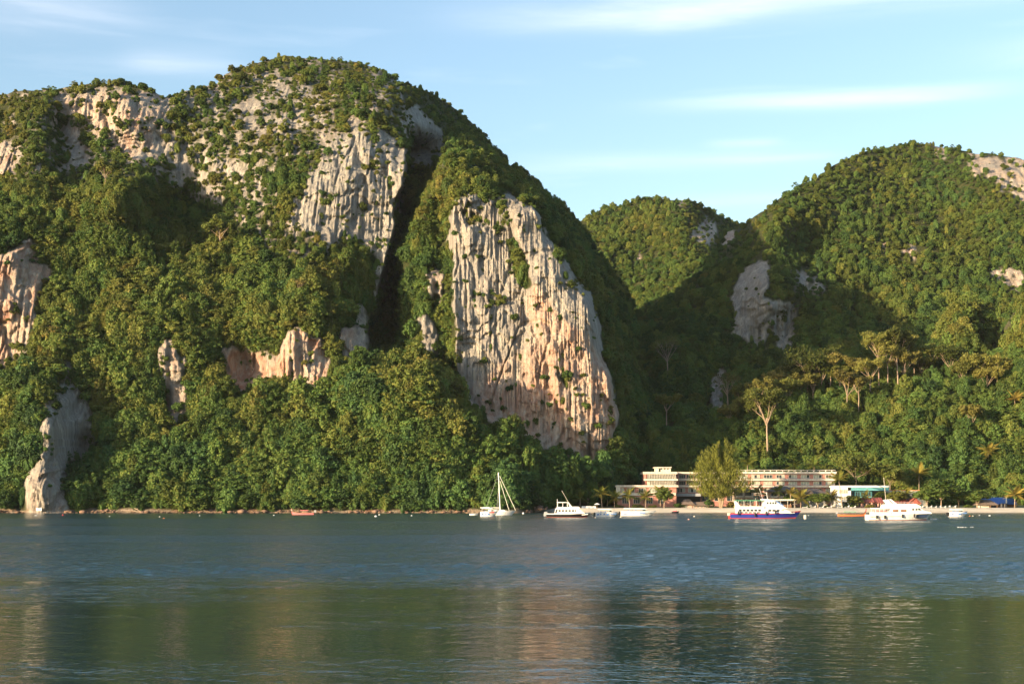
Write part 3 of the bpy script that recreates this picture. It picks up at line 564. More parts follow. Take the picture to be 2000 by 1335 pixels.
PROTO = {
    'round': crown('round_crown', lobes_dome(34, .76, .72, .14, .30, .85, 1), 1900, .062, JUNGLE, 1),
    'round2': crown('round_crown', lobes_dome(22, .72, .66, .18, .38, .7, 2), 1800, .066, JUNGLE, 2),
    'tall': crown('tall_crown', lobes_dome(34, .66, 1.05, .14, .30, 1.0, 3, 1.6, -.6), 2000, .062, JUNGLE, 3),
    'vine': crown('vine_draped_crown', [(.0, 0, 1.5, .42, .5), (.28, -.1, 1.15, .36, .7), (-.3, -.08, 1.0, .38, .8), (.05, -.32, .9, .36, .9), (.38, .1, .65, .34, .8), (-.36, .1, .55, .36, .8), (.0, .3, .8, .4, .9), (.1, -.3, .35, .4, .6)], 1700, .070, JUNGLE, 4, droop=.9, jit=.5),
    'vine2': crown('vine_draped_crown', [(-.1, 0, 1.25, .5, .45), (.35, -.1, .95, .34, .75), (-.42, -.12, .8, .36, .8), (.1, -.36, .75, .4, .8), (.55, .05, .45, .3, .6), (-.5, .2, .4, .36, .6), (.1, .3, .7, .5, .7)], 1600, .072, JUNGLE, 5, droop=.9, jit=.5),
    'layer': crown('layered_crown', [(math.cos(a) * rr, math.sin(a) * rr, z, s, s * .30) for a, rr, z, s in ((0, .45, 1.05, .45), (1.2, .55, .9, .42), (2.3, .5, 1.1, .44), (3.4, .6, .85, .40), (4.4, .5, 1.0, .46), (5.3, .62, .78, .38), (.7, .1, 1.28, .48), (3, .2, .75, .5), (5, .3, .55, .5))], 1500, .070, JUNGLE, 6, core=.6),
    'plume': crown('plumed_crown', [(math.cos(a) * q, math.sin(a) * q, z, .16, h) for a, q, z, h in ((0, .1, 1.3, .6), (1.1, .35, 1.1, .55), (2.2, .4, .9, .5), (3.2, .3, 1.2, .6), (4.2, .45, .8, .5), (5.2, .38, 1.0, .55), (.5, .6, .6, .45), (2.7, .62, .55, .4), (4.7, .6, .5, .4), (3.7, .1, .6, .6))], 1500, .075, JUNGLE, 14, droop=-.6, jit=.6, core=.6, aspect=.4),
    'open': crown('open_crown', [(math.cos(i * 2.4) * (.2 + .07 * i), math.sin(i * 2.4) * (.2 + .07 * i), 1.75 - .09 * i, .22 + .012 * i, .13) for i in range(11)] + [(0, 0, .45, .5, .5), (.35, .2, .3, .4, .4), (-.3, -.3, .35, .4, .4)], 1500, .066, JUNGLE, 15, core=.5, jit=.8),
    'fern': crown('fern_crown', [(math.cos(i * 2.4) * .5, math.sin(i * 2.4) * .5, .55 + .28 * math.sin(i * 1.7), .42, .10) for i in range(12)] + [(0, 0, .4, .45, .5)], 800, .13, JUNGLE, 16, droop=.5, jit=.35, core=.5, aspect=.22),
    'bush': crown('bush', lobes_dome(7, .52, .38, .30, .50, .8, 7), 520, .115, JUNGLE, 7),
    'bush2': crown('bush', [(0, 0, .35, .5, .45), (.45, .1, .3, .36, .4), (-.4, -.2, .28, .4, .36), (.1, -.45, .4, .36, .42), (-.15, .3, .6, .34, .36)], 480, .12, JUNGLE, 8),
    'scrub': crown('scrub', [(0, 0, .55, .45, .40), (.4, .2, .4, .3, .3), (-.35, .1, .7, .3, .28), (.1, -.4, .35, .32, .3)], 230, .13, JUNGLE, 9, core=.45, jit=1.0),
    'hang': crown('hanging_scrub', [(0, 0, .2, .4, .35), (.1, -.15, -.25, .34, .5), (-.25, -.1, -.05, .3, .45)], 300, .12, JUNGLE, 10, droop=.8, core=.5),
}
PK = list(PROTO)

# ------------------------------------------------------------------ scattering
def scatter(Lr, n, dens, size, seed, tint, kinds, facing_min=.12):
    """n plants over a mountain mesh by surface area; dens/size/tint/kinds are functions of photo position and rock"""
    r = np.random.default_rng(seed); P = Lr['P']
    a = P[:-1, 1:] - P[:-1, :-1]; b = P[1:, :-1] - P[:-1, :-1]; N = np.cross(a, b); A = np.linalg.norm(N, axis=-1); N = N / (A[..., None] + 1e-9)
    c = P[:-1, :-1]; view = -c / np.linalg.norm(c, axis=-1)[..., None]; fc = (N * view).sum(-1)
    px, py, rk = Lr['px'][:-1, :-1], Lr['py'][:-1, :-1], Lr['rock'][:-1, :-1]
    w = A * np.clip(fc, facing_min, 1) * dens(px, py, rk) * (c[..., 2] > .7); w = w.ravel() / w.sum()
    k = np.sort(r.choice(len(w), n, p=w)); i, j = np.unravel_index(k, A.shape)
    u, v = r.uniform(0, 1, (2, n, 1)); pos = P[i, j] + a[i, j] * u + b[i, j] * v; nn = N[i, j]
    X, Y, rr = px[i, j], py[i, j], rk[i, j]
    s = size(X, Y, rr) * np.clip(np.exp(r.normal(0, .45, n)), .4, 1.7); dl = Lr['dil'][i, j]
    s = np.where((dl > .5) & (rr < .55), np.minimum(s, r.uniform(1.2, 2.1, n)), s)
    t = np.clip(tint(X, Y, rr, pos) + r.normal(0, .10, n), 0, 1)
    kd = kinds(X, Y, rr, r); small = np.isin(kd, [PK.index(q) for q in ('bush', 'bush2', 'scrub', 'hang')])
    kd = np.where(small & (s > 2.3), r.choice([PK.index('round'), PK.index('round2')], n), kd)
    sc3 = np.stack([s * r.uniform(.85, 1.15, n), s * r.uniform(.85, 1.15, n), s * r.uniform(.8, 1.25, n)], 1)
    rot = np.stack([r.normal(0, .10, n), r.normal(0, .10, n), r.uniform(0, 6.28, n)], 1)
    pos = pos + nn * np.where(rr > .5, s * .15, s * -.12)[:, None]; pos[:, 2] -= s * .25
    return dict(pos=pos, s=s, sc=sc3, rot=rot, t=t, k=kd, X=X, Y=Y, rock=rr)
def pick(r, n, names, p):
    return r.choice([PK.index(q) for q in names], n, p=np.array(p) / sum(p))

def gn_group():
    ng = bpy.data.node_groups.new('plants', 'GeometryNodeTree')
    ng.interface.new_socket('Geometry', in_out='INPUT', socket_type='NodeSocketGeometry'); ng.interface.new_socket('Geometry', in_out='OUTPUT', socket_type='NodeSocketGeometry')
    n, l = ng.nodes, ng.links; gi = n.new('NodeGroupInput'); go = n.new('NodeGroupOutput'); inst = n.new('GeometryNodeInstanceOnPoints'); join = n.new('GeometryNodeJoinGeometry')
    for nm in reversed(PK):
        ob = bpy.data.objects.new(nm, PROTO[nm]); oi = n.new('GeometryNodeObjectInfo'); oi.inputs[0].default_value = ob; oi.inputs['As Instance'].default_value = False
        g2 = n.new('GeometryNodeGeometryToInstance'); l.new(oi.outputs['Geometry'], g2.inputs[0]); l.new(g2.outputs[0], join.inputs[0])
    l.new(gi.outputs[0], inst.inputs['Points']); l.new(join.outputs[0], inst.inputs['Instance']); inst.inputs['Pick Instance'].default_value = True
    def attr(nm, ty):
        a = n.new('GeometryNodeInputNamedAttribute'); a.data_type = ty; a.inputs[0].default_value = nm; return a.outputs[0]
    l.new(attr('kind_index', 'INT'), inst.inputs['Instance Index']); l.new(attr('scale3', 'FLOAT_VECTOR'), inst.inputs['Scale'])
    e = n.new('FunctionNodeEulerToRotation'); l.new(attr('turn', 'FLOAT_VECTOR'), e.inputs[0]); l.new(e.outputs[0], inst.inputs['Rotation'])
    l.new(inst.outputs[0], go.inputs[0]); return ng
GN = gn_group()
def stuff_plants(name, S, label, keep=None):
    m = np.ones(len(S['pos']), bool) if keep is None else keep
    me = bpy.data.meshes.new(name); p = S['pos'][m]; me.vertices.add(len(p)); me.vertices.foreach_set('co', p.astype(np.float32).ravel())
    for nm, ty, arr in (('scale3', 'FLOAT_VECTOR', S['sc'][m]), ('turn', 'FLOAT_VECTOR', S['rot'][m])):
        a = me.attributes.new(nm, ty, 'POINT'); a.data.foreach_set('vector', arr.astype(np.float32).ravel())
    a = me.attributes.new('kind_index', 'INT', 'POINT'); a.data.foreach_set('value', S['k'][m].astype(np.int32)); fattr(me, 'tint', S['t'][m])
    o = link(name, me); md = o.modifiers.new('plants', 'NODES'); md.node_group = GN; return tag(o, label, 'trees', kind='stuff')

def nclump(X, Y, s, sd): return fbm(X / s, Y / s, sd, 3)
# left massif: big trees below, scrub higher up
def d1(x, y, rk): 
    return np.where(rk > .9, np.clip(-.02 + .9 * nclump(x, y, 15, 33) * (.6 + .4 * nclump(x, y, 50, 35)), .04, 1.0), np.where(rk > .55, .5, np.where(rk > .25, .75, 1.0))) * (1 + .8 * np.clip(nclump(x, y, 30, 91), -1, 1) * (rk > .2)) * (1 + 1.7 * sstep(560, 250, y))
def s1(x, y, rk):
    b = np.interp(y, [150, 300, 420, 600, 760, 1000], [1.1, 1.35, 2.1, 3.1, 3.6, 3.3]); b = np.where(x > 830, np.where(y < 760, np.minimum(b, 2.6), b), b)
    return np.where(rk > .9, 1.35, np.where(rk > .55, 1.4, np.where(rk > .25, 1.45, b)))
def t1(x, y, rk, pos): return .47 + .30 * nclump(x, y, 70, 5) + .14 * nclump(x, y, 20, 6) + .03 * sstep(600, 250, y) - .16 * sstep(780, 940, y) * (1 + .8 * nclump(x, y, 90, 19))
def k1(x, y, rk, r):
    n = len(x); big = pick(r, n, ['round', 'round2', 'tall', 'vine', 'vine2', 'layer', 'bush', 'plume', 'open', 'fern'], [2.2, 2.2, 1.8, 2.8, 2.8, 1.4, 1, 1.5, 1.5, .7]); sm = pick(r, n, ['bush', 'bush2', 'scrub', 'hang', 'round', 'vine', 'open'], [3, 3, 2.4, 1.4, 1, 1.2, .8]); tiny = pick(r, n, ['scrub', 'bush2', 'hang'], [3, 2, 2])
    return np.where(rk > .55, tiny, np.where((y < 360) | (rk > .25), sm, big))
S1 = scatter(M1, 21000, d1, s1, 21, t1, k1)
def k2(x, y, rk, r): return pick(r, len(x), ['round', 'round2', 'tall', 'bush', 'bush2', 'layer', 'vine', 'open', 'plume'], [2, 2, 1.2, 2, 2, .9, 1.2, 1, .8])
S2 = scatter(M2, 7500, lambda x, y, rk: np.where(rk > .5, .25, 1.0), lambda x, y, rk: np.where(rk > .5, 1.3, 1.8), 22, lambda x, y, rk, p: .42 + .28 * nclump(x, y, 40, 7), k2)
S3 = scatter(M3, 17000, lambda x, y, rk: np.where(rk > .9, .05, np.where(rk > .45, .3, 1.0)), lambda x, y, rk: np.where(rk > .45, 1.3, np.interp(y, [300, 500, 700], [1.3, 1.8, 2.8])), 23, lambda x, y, rk, p: .40 + .30 * nclump(x, y, 55, 8), k2)
def k4(x, y, rk, r): return pick(r, len(x), ['round', 'round2', 'tall', 'vine', 'vine2', 'layer', 'bush', 'plume', 'open', 'fern'], [2.4, 2.4, 1.2, 2.2, 2.2, .8, .8, 1, 1, 1.2])
S4 = scatter(M4, 4800, lambda x, y, rk: np.where(rk > .5, .1, 1.0), lambda x, y, rk: np.interp(y, [600, 750, 960], [2.4, 2.5, 2.6]) * np.where(x > 1720, 1.12, 1), 24, lambda x, y, rk, p: np.where(y < 700, .46, .36) + .24 * nclump(x, y, 60, 9), k4)

# the trees that show largest on the lower slopes are trees of their own; the rest of the forest reads as one mass
def trunk_mesh():
    g = MB(); g.tube([(0, 0, -.6), (.03, 0, 0), (-.02, .02, .5), (.02, 0, .95)], [.075, .06, .045, .03], 6)
    for a in (0.4, 2.5, 4.4): g.tube([(0, 0, .45), (math.cos(a) * .22, math.sin(a) * .22, .72), (math.cos(a) * .42, math.sin(a) * .42, .92)], [.035, .025, .012], 5)
    return g.data('trunk', BARKD)
TRUNK = trunk_mesh()
WORDS = {'round': 'round-crowned', 'round2': 'broad-crowned', 'tall': 'tall oval', 'vine': 'vine-draped', 'vine2': 'creeper-hung', 'layer': 'flat-layered', 'plume': 'plumed', 'open': 'loose-crowned', 'fern': 'fern-like', 'bush': 'low bushy', 'bush2': 'low bushy', 'scrub': 'scrubby', 'hang': 'trailing'}
LABELLED = []
def individuals(S, count, place, name, ymin):
    score = np.where((S['Y'] > ymin) & (S['X'] > -20) & (S['X'] < 2020) & (S['rock'] < .2) & (S['s'] > 2.5), S['s'] / S['pos'][:, 1], 0)
    top = np.argsort(-score)[:count]; keep = np.ones(len(score), bool)
    for i in top:
        if score[i] <= 0: continue
        keep[i] = False; kn = PK[S['k'][i]]; zone = place(S['X'][i], S['Y'][i]); t = S['t'][i]
        lab = f"{'deep green' if t < .3 else 'mid green' if t < .48 else 'olive' if t < .62 else 'yellowish'} {WORDS[kn]} tree {zone}"
        e = thing(name, S['pos'][i], lab, 'tree', 'jungle trees on the lower slopes', S['rot'][i][2]); e.scale = S['sc'][i]; LABELLED.append((lab, S['X'][i], e))
        cr = link('crown', PROTO[kn], e); cr['tint'] = float(t); link('trunk', TRUNK, e)
    return keep
Z1 = [(55, 'left of the pale sea rock'), (150, 'beside the pale sea rock'), (235, 'right of the pale sea rock'), (330, 'above the driftwood'), (440, 'below the red cave'), (525, 'below the shaded pink hollow'), (640, 'below the pink cliff'), (730, 'right of the pink cliff'), (820, 'below the dark gully'), (915, 'below the left buttress corner'), (1010, 'behind the sailing yacht'), (1100, 'below the buttress foot'), (9999, 'left behind the hotel')]
Z4 = [(1260, 'behind the low salmon wing'), (1340, 'behind the louvred block'), (1400, 'behind the shaded hotel recess'), (1460, 'behind the feathery tree'), (1520, 'beside the thick pale trunk'), (1580, 'above the middle hotel windows'), (1640, 'above the right hotel end'), (1700, 'above the teal building'), (1760, 'above the cream building'), (1830, 'above the motor yacht'), (1890, 'around the railed lookout'), (1950, 'above the thatched hut'), (9999, 'above the blue boathouse')]
def zone_of(Z, ys):
    def f(x, y): return ('low down ' if y > ys[1] else 'partway up ' if y > ys[0] else 'higher up ') + next(n for q, n in Z if x < q)
    return f
kp1 = individuals(S1, 170, zone_of(Z1, (830, 920)), 'jungle_tree', 740)
kp4 = individuals(S4, 120, zone_of(Z4, (800, 890)), 'jungle_tree', 700)
by = {}
for lab, x, e in LABELLED: by.setdefault(lab, []).append((x, e))
for lab, v in by.items():
    v.sort(key=lambda q: q[0])
    if len(v) > 1:
        for k, (x, e) in enumerate(v): e['label'] = lab + ', ' + ('leftmost' if k == 0 else 'rightmost' if k == len(v) - 1 else ('second', 'third', 'fourth', 'fifth', 'sixth', 'seventh', 'eighth', 'ninth')[min(k - 1, 7)] + ' from left')
stuff_plants('forest', S1, 'dense jungle and scrub clinging to the great left mountain', kp1)
stuff_plants('forest', S2, 'sunlit woods covering the far hill in the saddle')
stuff_plants('forest', S3, 'woods covering the right-hand mountain, half in shadow')
stuff_plants('forest', S4, 'jungle on the slope behind the hotel and beach', kp4)
# shore thicket at the foot of the massif hiding bare ground

# ------------------------------------------------------------------ single trees
def surf(Lr, x, y):
    d = (Lr['px'] - x) ** 2 + (Lr['py'] - y) ** 2; k = np.unravel_index(np.argmin(d), d.shape); return Vector(Lr['P'][k])
def emergent(x, ytop, ybase, wpx, label, seed, Lr=M4, tint=.5, bare=False, name='emergent_tree', thick=1.0, group=None):
    """tall pale trunk, limbs fanning out under a thin flat crown"""
    p = surf(Lr, x, ybase) if not isinstance(Lr, (int, float)) else at(x, ybase, Lr)
    m = mpp(p.y); H = (ybase - ytop) * m; Rr = wpx * m * .66; r = random.Random(seed)
    e = thing(name, p, label, 'tree', group)
    lean = Vector((r.uniform(-.05, .05) * H, r.uniform(-.04, .04) * H, 0)); hs = max(.40, 1 - 1.15 * Rr / H)
    t = MB(); rad = (.009 * H + .10) * thick; fork = lean * hs + Vector((0, 0, H * hs))
    t.tube([(0, 0, -1.5), lean * .2 * hs + Vector((0, 0, H * hs * .3)), lean * .7 * hs + Vector((r.uniform(-.2, .2), 0, H * hs * .7)), fork], [rad * 1.25, rad, rad * .85, rad * .7], 8); t.build('trunk', BARK, e, smooth=True)
    b = MB(); cs = []
    for i in range(8 if not bare else 11):
        a = i * 2.4 + r.uniform(-.4, .4); q = r.uniform(.45, 1.0); z = H - Rr * (r.uniform(.02, .75) * q + .05)
        tip = Vector((lean.x + math.cos(a) * Rr * q * .92, lean.y + math.sin(a) * Rr * q * .92, z)); mid = fork.lerp(tip, .55) + Vector((0, 0, -.06 * Rr))
        b.tube([fork - Vector((0, 0, r.uniform(0, .12) * H)), mid, tip], [rad * .42, rad * .27, rad * .1], 5)
        for k in range(3):
            t2 = mid.lerp(tip, r.uniform(.3, 1)) + Vector((r.uniform(-.3, .3) * Rr, r.uniform(-.3, .3) * Rr, r.uniform(.02, .16) * Rr)); b.tube([mid.lerp(tip, .3), t2], [rad * .16, rad * .05], 4)
            if not bare or k == 0: cs.append((t2.x, t2.y, t2.z, Rr * r.uniform(.18, .34), Rr * r.uniform(.14, .32)))
        cs.append((tip.x, tip.y, tip.z, Rr * r.uniform(.22, .36), Rr * r.uniform(.16, .36)))
    b.build('branches', BARK, e)
    me = crown('crown', cs, int((420 if bare else 3600) * min(2, max(.4, Rr / 4))), .36 if not bare else .28, DRYLEAF, seed, core=0, jit=.55, fill=(.2, 1.05))
    c = link('crown', me, e); c['tint'] = tint * .75 + r.uniform(-.12, .12)
    return e
EM = [(1420, 728, 806, 46, 'bare greyish tree with thin branches at left end of the tall hillside trees', 1, .9, True), (1447, 755, 812, 44, 'short flat-topped tree beside the bare grey one on the hillside', 2, .5, False), (1486, 742, 830, 42, 'slim flat-topped tree with straight trunk left of the thick pale trunk', 3, .65, False),
      (1500, 760, 906, 74, 'tallest tree with long thick pale trunk above the hotel roof', 4, .45, False), (1522, 725, 790, 40, 'small tan-crowned tree at the left of the wide umbrella tree', 5, .75, False), (1576, 683, 775, 96, 'wide umbrella-crowned tree on the middle of the hillside crest', 6, .35, False),
      (1623, 690, 768, 46, 'rust-tinged flat tree right of the wide umbrella tree', 7, .7, False), (1560, 733, 785, 50, 'low tan flat tree in front of the wide umbrella tree', 8, .7, False), (1588, 735, 785, 34, 'small twin-trunk flat tree below the wide umbrella tree', 9, .6, False),
      (1655, 728, 812, 50, 'straight pale-trunk tree with brownish table-flat crown', 10, .85, False), (1678, 732, 806, 40, 'slender pale-trunk tree just right of the table-flat one', 11, .75, False), (1668, 700, 770, 36, 'brown-crowned tree behind the two straight pale trunks', 12, .8, False),
      (1716, 652, 766, 52, 'tall layered tree with pale trunk, left of the highest pair', 13, .5, False), (1754, 650, 762, 64, 'highest of the tall hillside trees, broad layered crown', 14, .45, False), (1764, 690, 758, 44, 'shorter flat tree just right of the highest pair', 15, .6, False),
      (1786, 682, 728, 30, 'small flat tree right of the highest pair on the crest', 16, .6, False), (1822, 672, 735, 40, 'flat-topped tree at the foot of the green knoll', 17, .35, False), (1858, 676, 742, 60, 'wide dark green tree before the green knoll', 18, .15, False),
      (1906, 695, 762, 54, 'tree with several thin trunks below the green knoll', 19, .5, False), (1926, 718, 772, 46, 'tan flat tree with pale trunk at the right of the slope', 20, .7, False), (1900, 790, 858, 42, 'lone tan tree with bare trunk low on the right slope', 21, .8, False), (1422, 792, 832, 36, 'low flat tree under the bare grey one', 22, .5, False),
      (1303, 770, 838, 40, 'flat tree catching light at the edge of the valley shadow', 24, .5, False), (1735, 672, 764, 48, 'pale-trunk tree between the two highest ones', 25, .55, False), (1640, 715, 772, 44, 'flat green tree behind the rust-tinged one', 26, .4, False),
      (1540, 742, 800, 44, 'bushy flat tree right of the thick pale trunk', 27, .35, False), (1605, 702, 770, 56, 'dense green flat tree joining the wide umbrella crown', 28, .25, False), (1462, 768, 822, 46, 'loose golden tree between the left flat-topped trees', 29, .55, False), (1700, 700, 775, 50, 'golden flat tree left of the tall layered tree', 30, .5, False), (1545, 715, 780, 48, 'golden-green flat tree left behind the wide umbrella tree', 41, .4, False),
      (1880, 705, 760, 46, 'dark flat tree between the wide dark tree and several thin trunks', 42, .3, False), (1950, 700, 760, 46, 'flat olive tree right of the tan flat tree', 43, .45, False), (1800, 700, 745, 40, 'small olive flat tree left of the green knoll', 44, .35, False), (1770, 660, 745, 50, 'golden layered tree right of the highest tree', 45, .6, False)]
for x, yt, yb, w, lab, sd, tn, br in EM: emergent(x, yt, yb, w, lab, sd, M4, tn, br)
emergent(1305, 660, 752, 54, 'leafless grey tree in the shadowed valley beside the buttress', 31, M3, .9, True, 'bare_tree'); emergent(428, 425, 515, 44, 'conical light-trunked tree in the hollow of the great left mountain', 33, M1, .2, False, 'slope_tree')
emergent(205, 318, 372, 34, 'small tree with pale bare trunk high on the left slope', 34, M1, .4, False, 'slope_tree'); emergent(583, 545, 600, 24, 'pinkish leafless tree above the pink cliff', 35, M1, 1.0, True, 'bare_tree')
emergent(1672, 888, 958, 74, 'sparse tree with bare forked trunk behind the teal building', 36, 562, .2, False, 'sparse_tree', .8); emergent(1738, 916, 962, 46, 'sparse tree with leaning bare trunk behind the cream building', 37, 562, .25, False, 'sparse_tree', .8)

def frond_mesh():
    v = []; f = []; lf = []
    def pt(t): return Vector((t * 1.0, 0, .38 * t - .62 * t * t))
    for s in (-1, 1):
        for k in range(13):
            t = .1 + .9 * k / 13; a = pt(t); L = .34 * math.sin(math.pi * min(1, .18 + t * .82)) + .05; tip = a + Vector((.16, s * L * .8, -.42 * L)); w = Vector((.05, 0, 0)); b = len(v)
            v += [a - w * .6, a + w * .6, tip + w * .4, tip - w * .2]; f.append((b, b + 1, b + 2, b + 3)); lf += [rnd.random()] * 4
    for k in range(6):
        a, c = pt(k / 6), pt((k + 1) / 6); b = len(v); h = Vector((0, .018, 0)); v += [a - h, a + h, c + h, c - h]; f.append((b, b + 1, b + 2, b + 3)); lf += [.8] * 4
    me = bpy.data.meshes.new('frond'); me.from_pydata([tuple(p) for p in v], [], f); me.materials.append(PALML); fattr(me, 'leaf', lf); return me
FROND = frond_mesh()
def palm(x, yc, yb, w, Y, label, seed, tint=.5, n=15, lean=0, group='palms'):
    p = at(x + lean, yb, Y); p.z = ground_z(p.x, p.y) - .1 if Y < 560 else p.z - 1.0; m = mpp(Y); top = at(x, yc, Y) - p; r = random.Random(seed)
    e = thing('palm_tree', p, label, 'palm', group); t = MB(); t.tube([(0, 0, -.3), (top.x * .2, 0, top.z * .35), (top.x * .6, 0, top.z * .7), top], [.22, .16, .13, .12], 7); t.build('trunk', BARK, e, smooth=True)
    for i in range(n):
        c = link('frond', FROND, e, top); el = r.uniform(-.75, .55) if i > 3 else r.uniform(-1.2, -.7)
        c.rotation_euler = (r.uniform(-.3, .3), el, i * 2.4 + r.uniform(-.3, .3)); s = w * m * .55 * r.uniform(.85, 1.1); c.scale = (s, s * .9, s); c['tint'] = tint + r.uniform(-.25, .25)
    return e
for x, yc, yb, w, Y, lab, tn, ln in ((1638, 937, 993, 42, 523, 'tall leaning coconut palm in front of the white and teal building', .6, 7), (1624, 972, 992, 38, 524, 'short bushy palm left of the tall leaning palm', .75, 0), (1564, 972, 992, 40, 524, 'short yellowish bushy palm left of the round green tree', .7, 0),
                                (1200, 972, 992, 34, 526, 'short palm at the left corner of the low salmon wing', .5, 0), (1228, 968, 992, 36, 526, 'palm before the left windows of the low salmon wing', .5, 2), (1261, 970, 993, 36, 526, 'palm before the middle of the low salmon wing', .55, 0), (1290, 960, 992, 34, 529, 'palm rising beside the leafy tree at the low salmon wing', .45, 0),
                                (1173, 964, 992, 36, 522, 'palm behind the white parasol on the terrace', .6, 3), (1133, 972, 992, 30, 526, 'dark palm at the left end of the beach', .3, 0), (1480, 962, 990, 36, 530, 'palm between the two taupe bungalows', .5, 0), (1520, 958, 990, 30, 531, 'palm in front of the second taupe bungalow', .4, 0), (1544, 962, 990, 28, 530, 'bright yellow-green palm right of the second taupe bungalow', .8, 0),
                                (1982, 966, 992, 40, 524, 'orange-tinged palm at the right end by the blue roof', .95, 0), (1690, 968, 990, 26, 533, 'small palm before the teal glass front', .5, 0), (1770, 965, 990, 30, 536, 'small palm behind the maroon-roofed villas', .6, 0), (1930, 880, 905, 40, 585, 'feathery palm high on the right slope', .7, 0), (1795, 925, 955, 44, 567, 'banana-like palm on the slope above the cream building', .6, 0), (1982, 778, 812, 34, 606, 'golden palm at the right end of the slope', 1.0, 0),
                                (1460, 905, 925, 44, 568, 'spiky palm above the hotel roof by the big feathery tree', .25, 0), (1590, 908, 928, 40, 568, 'spiky palm behind the right part of the pink hotel', .3, 0), (1550, 912, 928, 36, 567, 'low spiky palm behind the middle of the pink hotel', .3, 0)):
    pm = palm(x, yc, yb, w, Y, lab, int(x), tn, 15, ln)

def beach_tree(x, yt, yb, w, Y, label, kind, tint, name='beach_tree'):
    p = at(x, yb, Y); p.z = ground_z(p.x, p.y) - .1; m = mpp(Y); H = at(x, yt, Y).z - p.z
    e = thing(name, p, label, 'tree'); r = random.Random(int(x)); s = w * m * .5
    me = PROTO[kind]; top = max(v.co.z for v in me.vertices); low = .22 * H if name == 'beach_tree' else -.05 * H
    c = link('crown', me, e, (0, 0, low)); c.scale = (s, s, (H - low) / top); c.rotation_euler = (0, 0, r.uniform(0, 6)); c['tint'] = tint
    t = MB(); t.tube([(0, 0, -.3), (.1, 0, H * .25), (0, 0, H * .6)], [.24, .18, .1], 7)
    for a in (0, 2, 4): t.tube([(.08, 0, H * .25), (math.cos(a) * s * .3, math.sin(a) * s * .3, H * .5)], [.12, .05], 5)
    t.build('trunk', BARK, e, smooth=True); return e
for a in ((1597, 962, 993, 58, 524, 'round green tree on the beach before the dark pavilion', 'round', .45), (1297, 950, 994, 46, 525, 'leafy tree rising before the low salmon wing', 'tall', .5), (1838, 932, 993, 84, 526, 'big leafy tree behind the beach at right', 'round2', .42), (1810, 950, 993, 60, 530, 'leafy tree left of the big one behind the right beach', 'round', .40),
          (1872, 948, 993, 46, 532, 'leafy tree below the white railed lookout', 'tall', .4), (1908, 955, 993, 56, 527, 'leafy tree left of the thatched hut', 'round2', .45), (1752, 957, 990, 42, 534, 'olive shrubby tree behind the white motor yacht mast', 'round', .7), (1668, 966, 990, 40, 530, 'olive rounded tree before the teal building', 'bush', .6),
          (1110, 938, 994, 52, 532, 'bright green tree at the left end of the beach', 'vine', .35), (1148, 936, 994, 56, 534, 'bright broad tree left of the hotel', 'vine2', .35), (1085, 955, 998, 34, 524, 'dark green tree where the beach begins', 'tall', .2), (1186, 925, 992, 50, 545, 'creeper-hung tree close to the left hotel corner', 'vine', .3), (1985, 950, 992, 44, 537, 'green tree behind the blue roof', 'round', .35), (2010, 955, 992, 50, 530, 'leafy tree at the very right edge of the beach', 'round2', .45),
          (1722, 958, 990, 34, 541, 'shrubby tree between teal and cream buildings', 'round', .5), (1540, 964, 990, 30, 533, 'green tree beside the white canopy', 'round', .35)): beach_tree(*a)
for i, (x, yt, w, tn, lab) in enumerate(((1327, 981, 26, .35, 'dark shrub at the left of the pink hut'), (1384, 972, 28, .25, 'bright round shrub behind the pink hut'), (1660, 983, 30, .35, 'green hedge shrub below the white building'), (1208, 984, 26, .65, 'yellowish shrub by the terrace'), (1245, 984, 30, .6, 'yellowish shrub under the palms'), (1275, 985, 24, .7, 'low yellow hedge before the leafy tree'),
                                         (1700, 984, 24, .75, 'yellow-green shrub before the maroon villa'), (1738, 986, 26, .4, 'shrub beside the second maroon villa'), (1432, 978, 30, .85, 'rusty orange shrub right of the big feathery tree'), (1580, 985, 26, .3, 'dark shrub between palm and round tree'), (1615, 986, 22, .4, 'shrub under the short bushy palm'), (1890, 984, 26, .5, 'shrub below the leafy tree at right'), (1790, 984, 26, .4, 'shrub right of the maroon villas'), (1500, 984, 26, .5, 'shrub behind the blue-hulled ferry'), (1160, 978, 30, .4, 'shrub behind the terrace chairs'),
                                         (1040, 962, 60, .15, 'dark bush overhanging the water left of the beach'), (1060, 975, 34, .3, 'low bush at the rocky start of the beach'))):
    s = beach_tree(x, yt, 994, w, 527 + (i % 4), lab, ('bush', 'bush2')[i % 2], tn, 'shrub'); s['category'] = 'shrub'

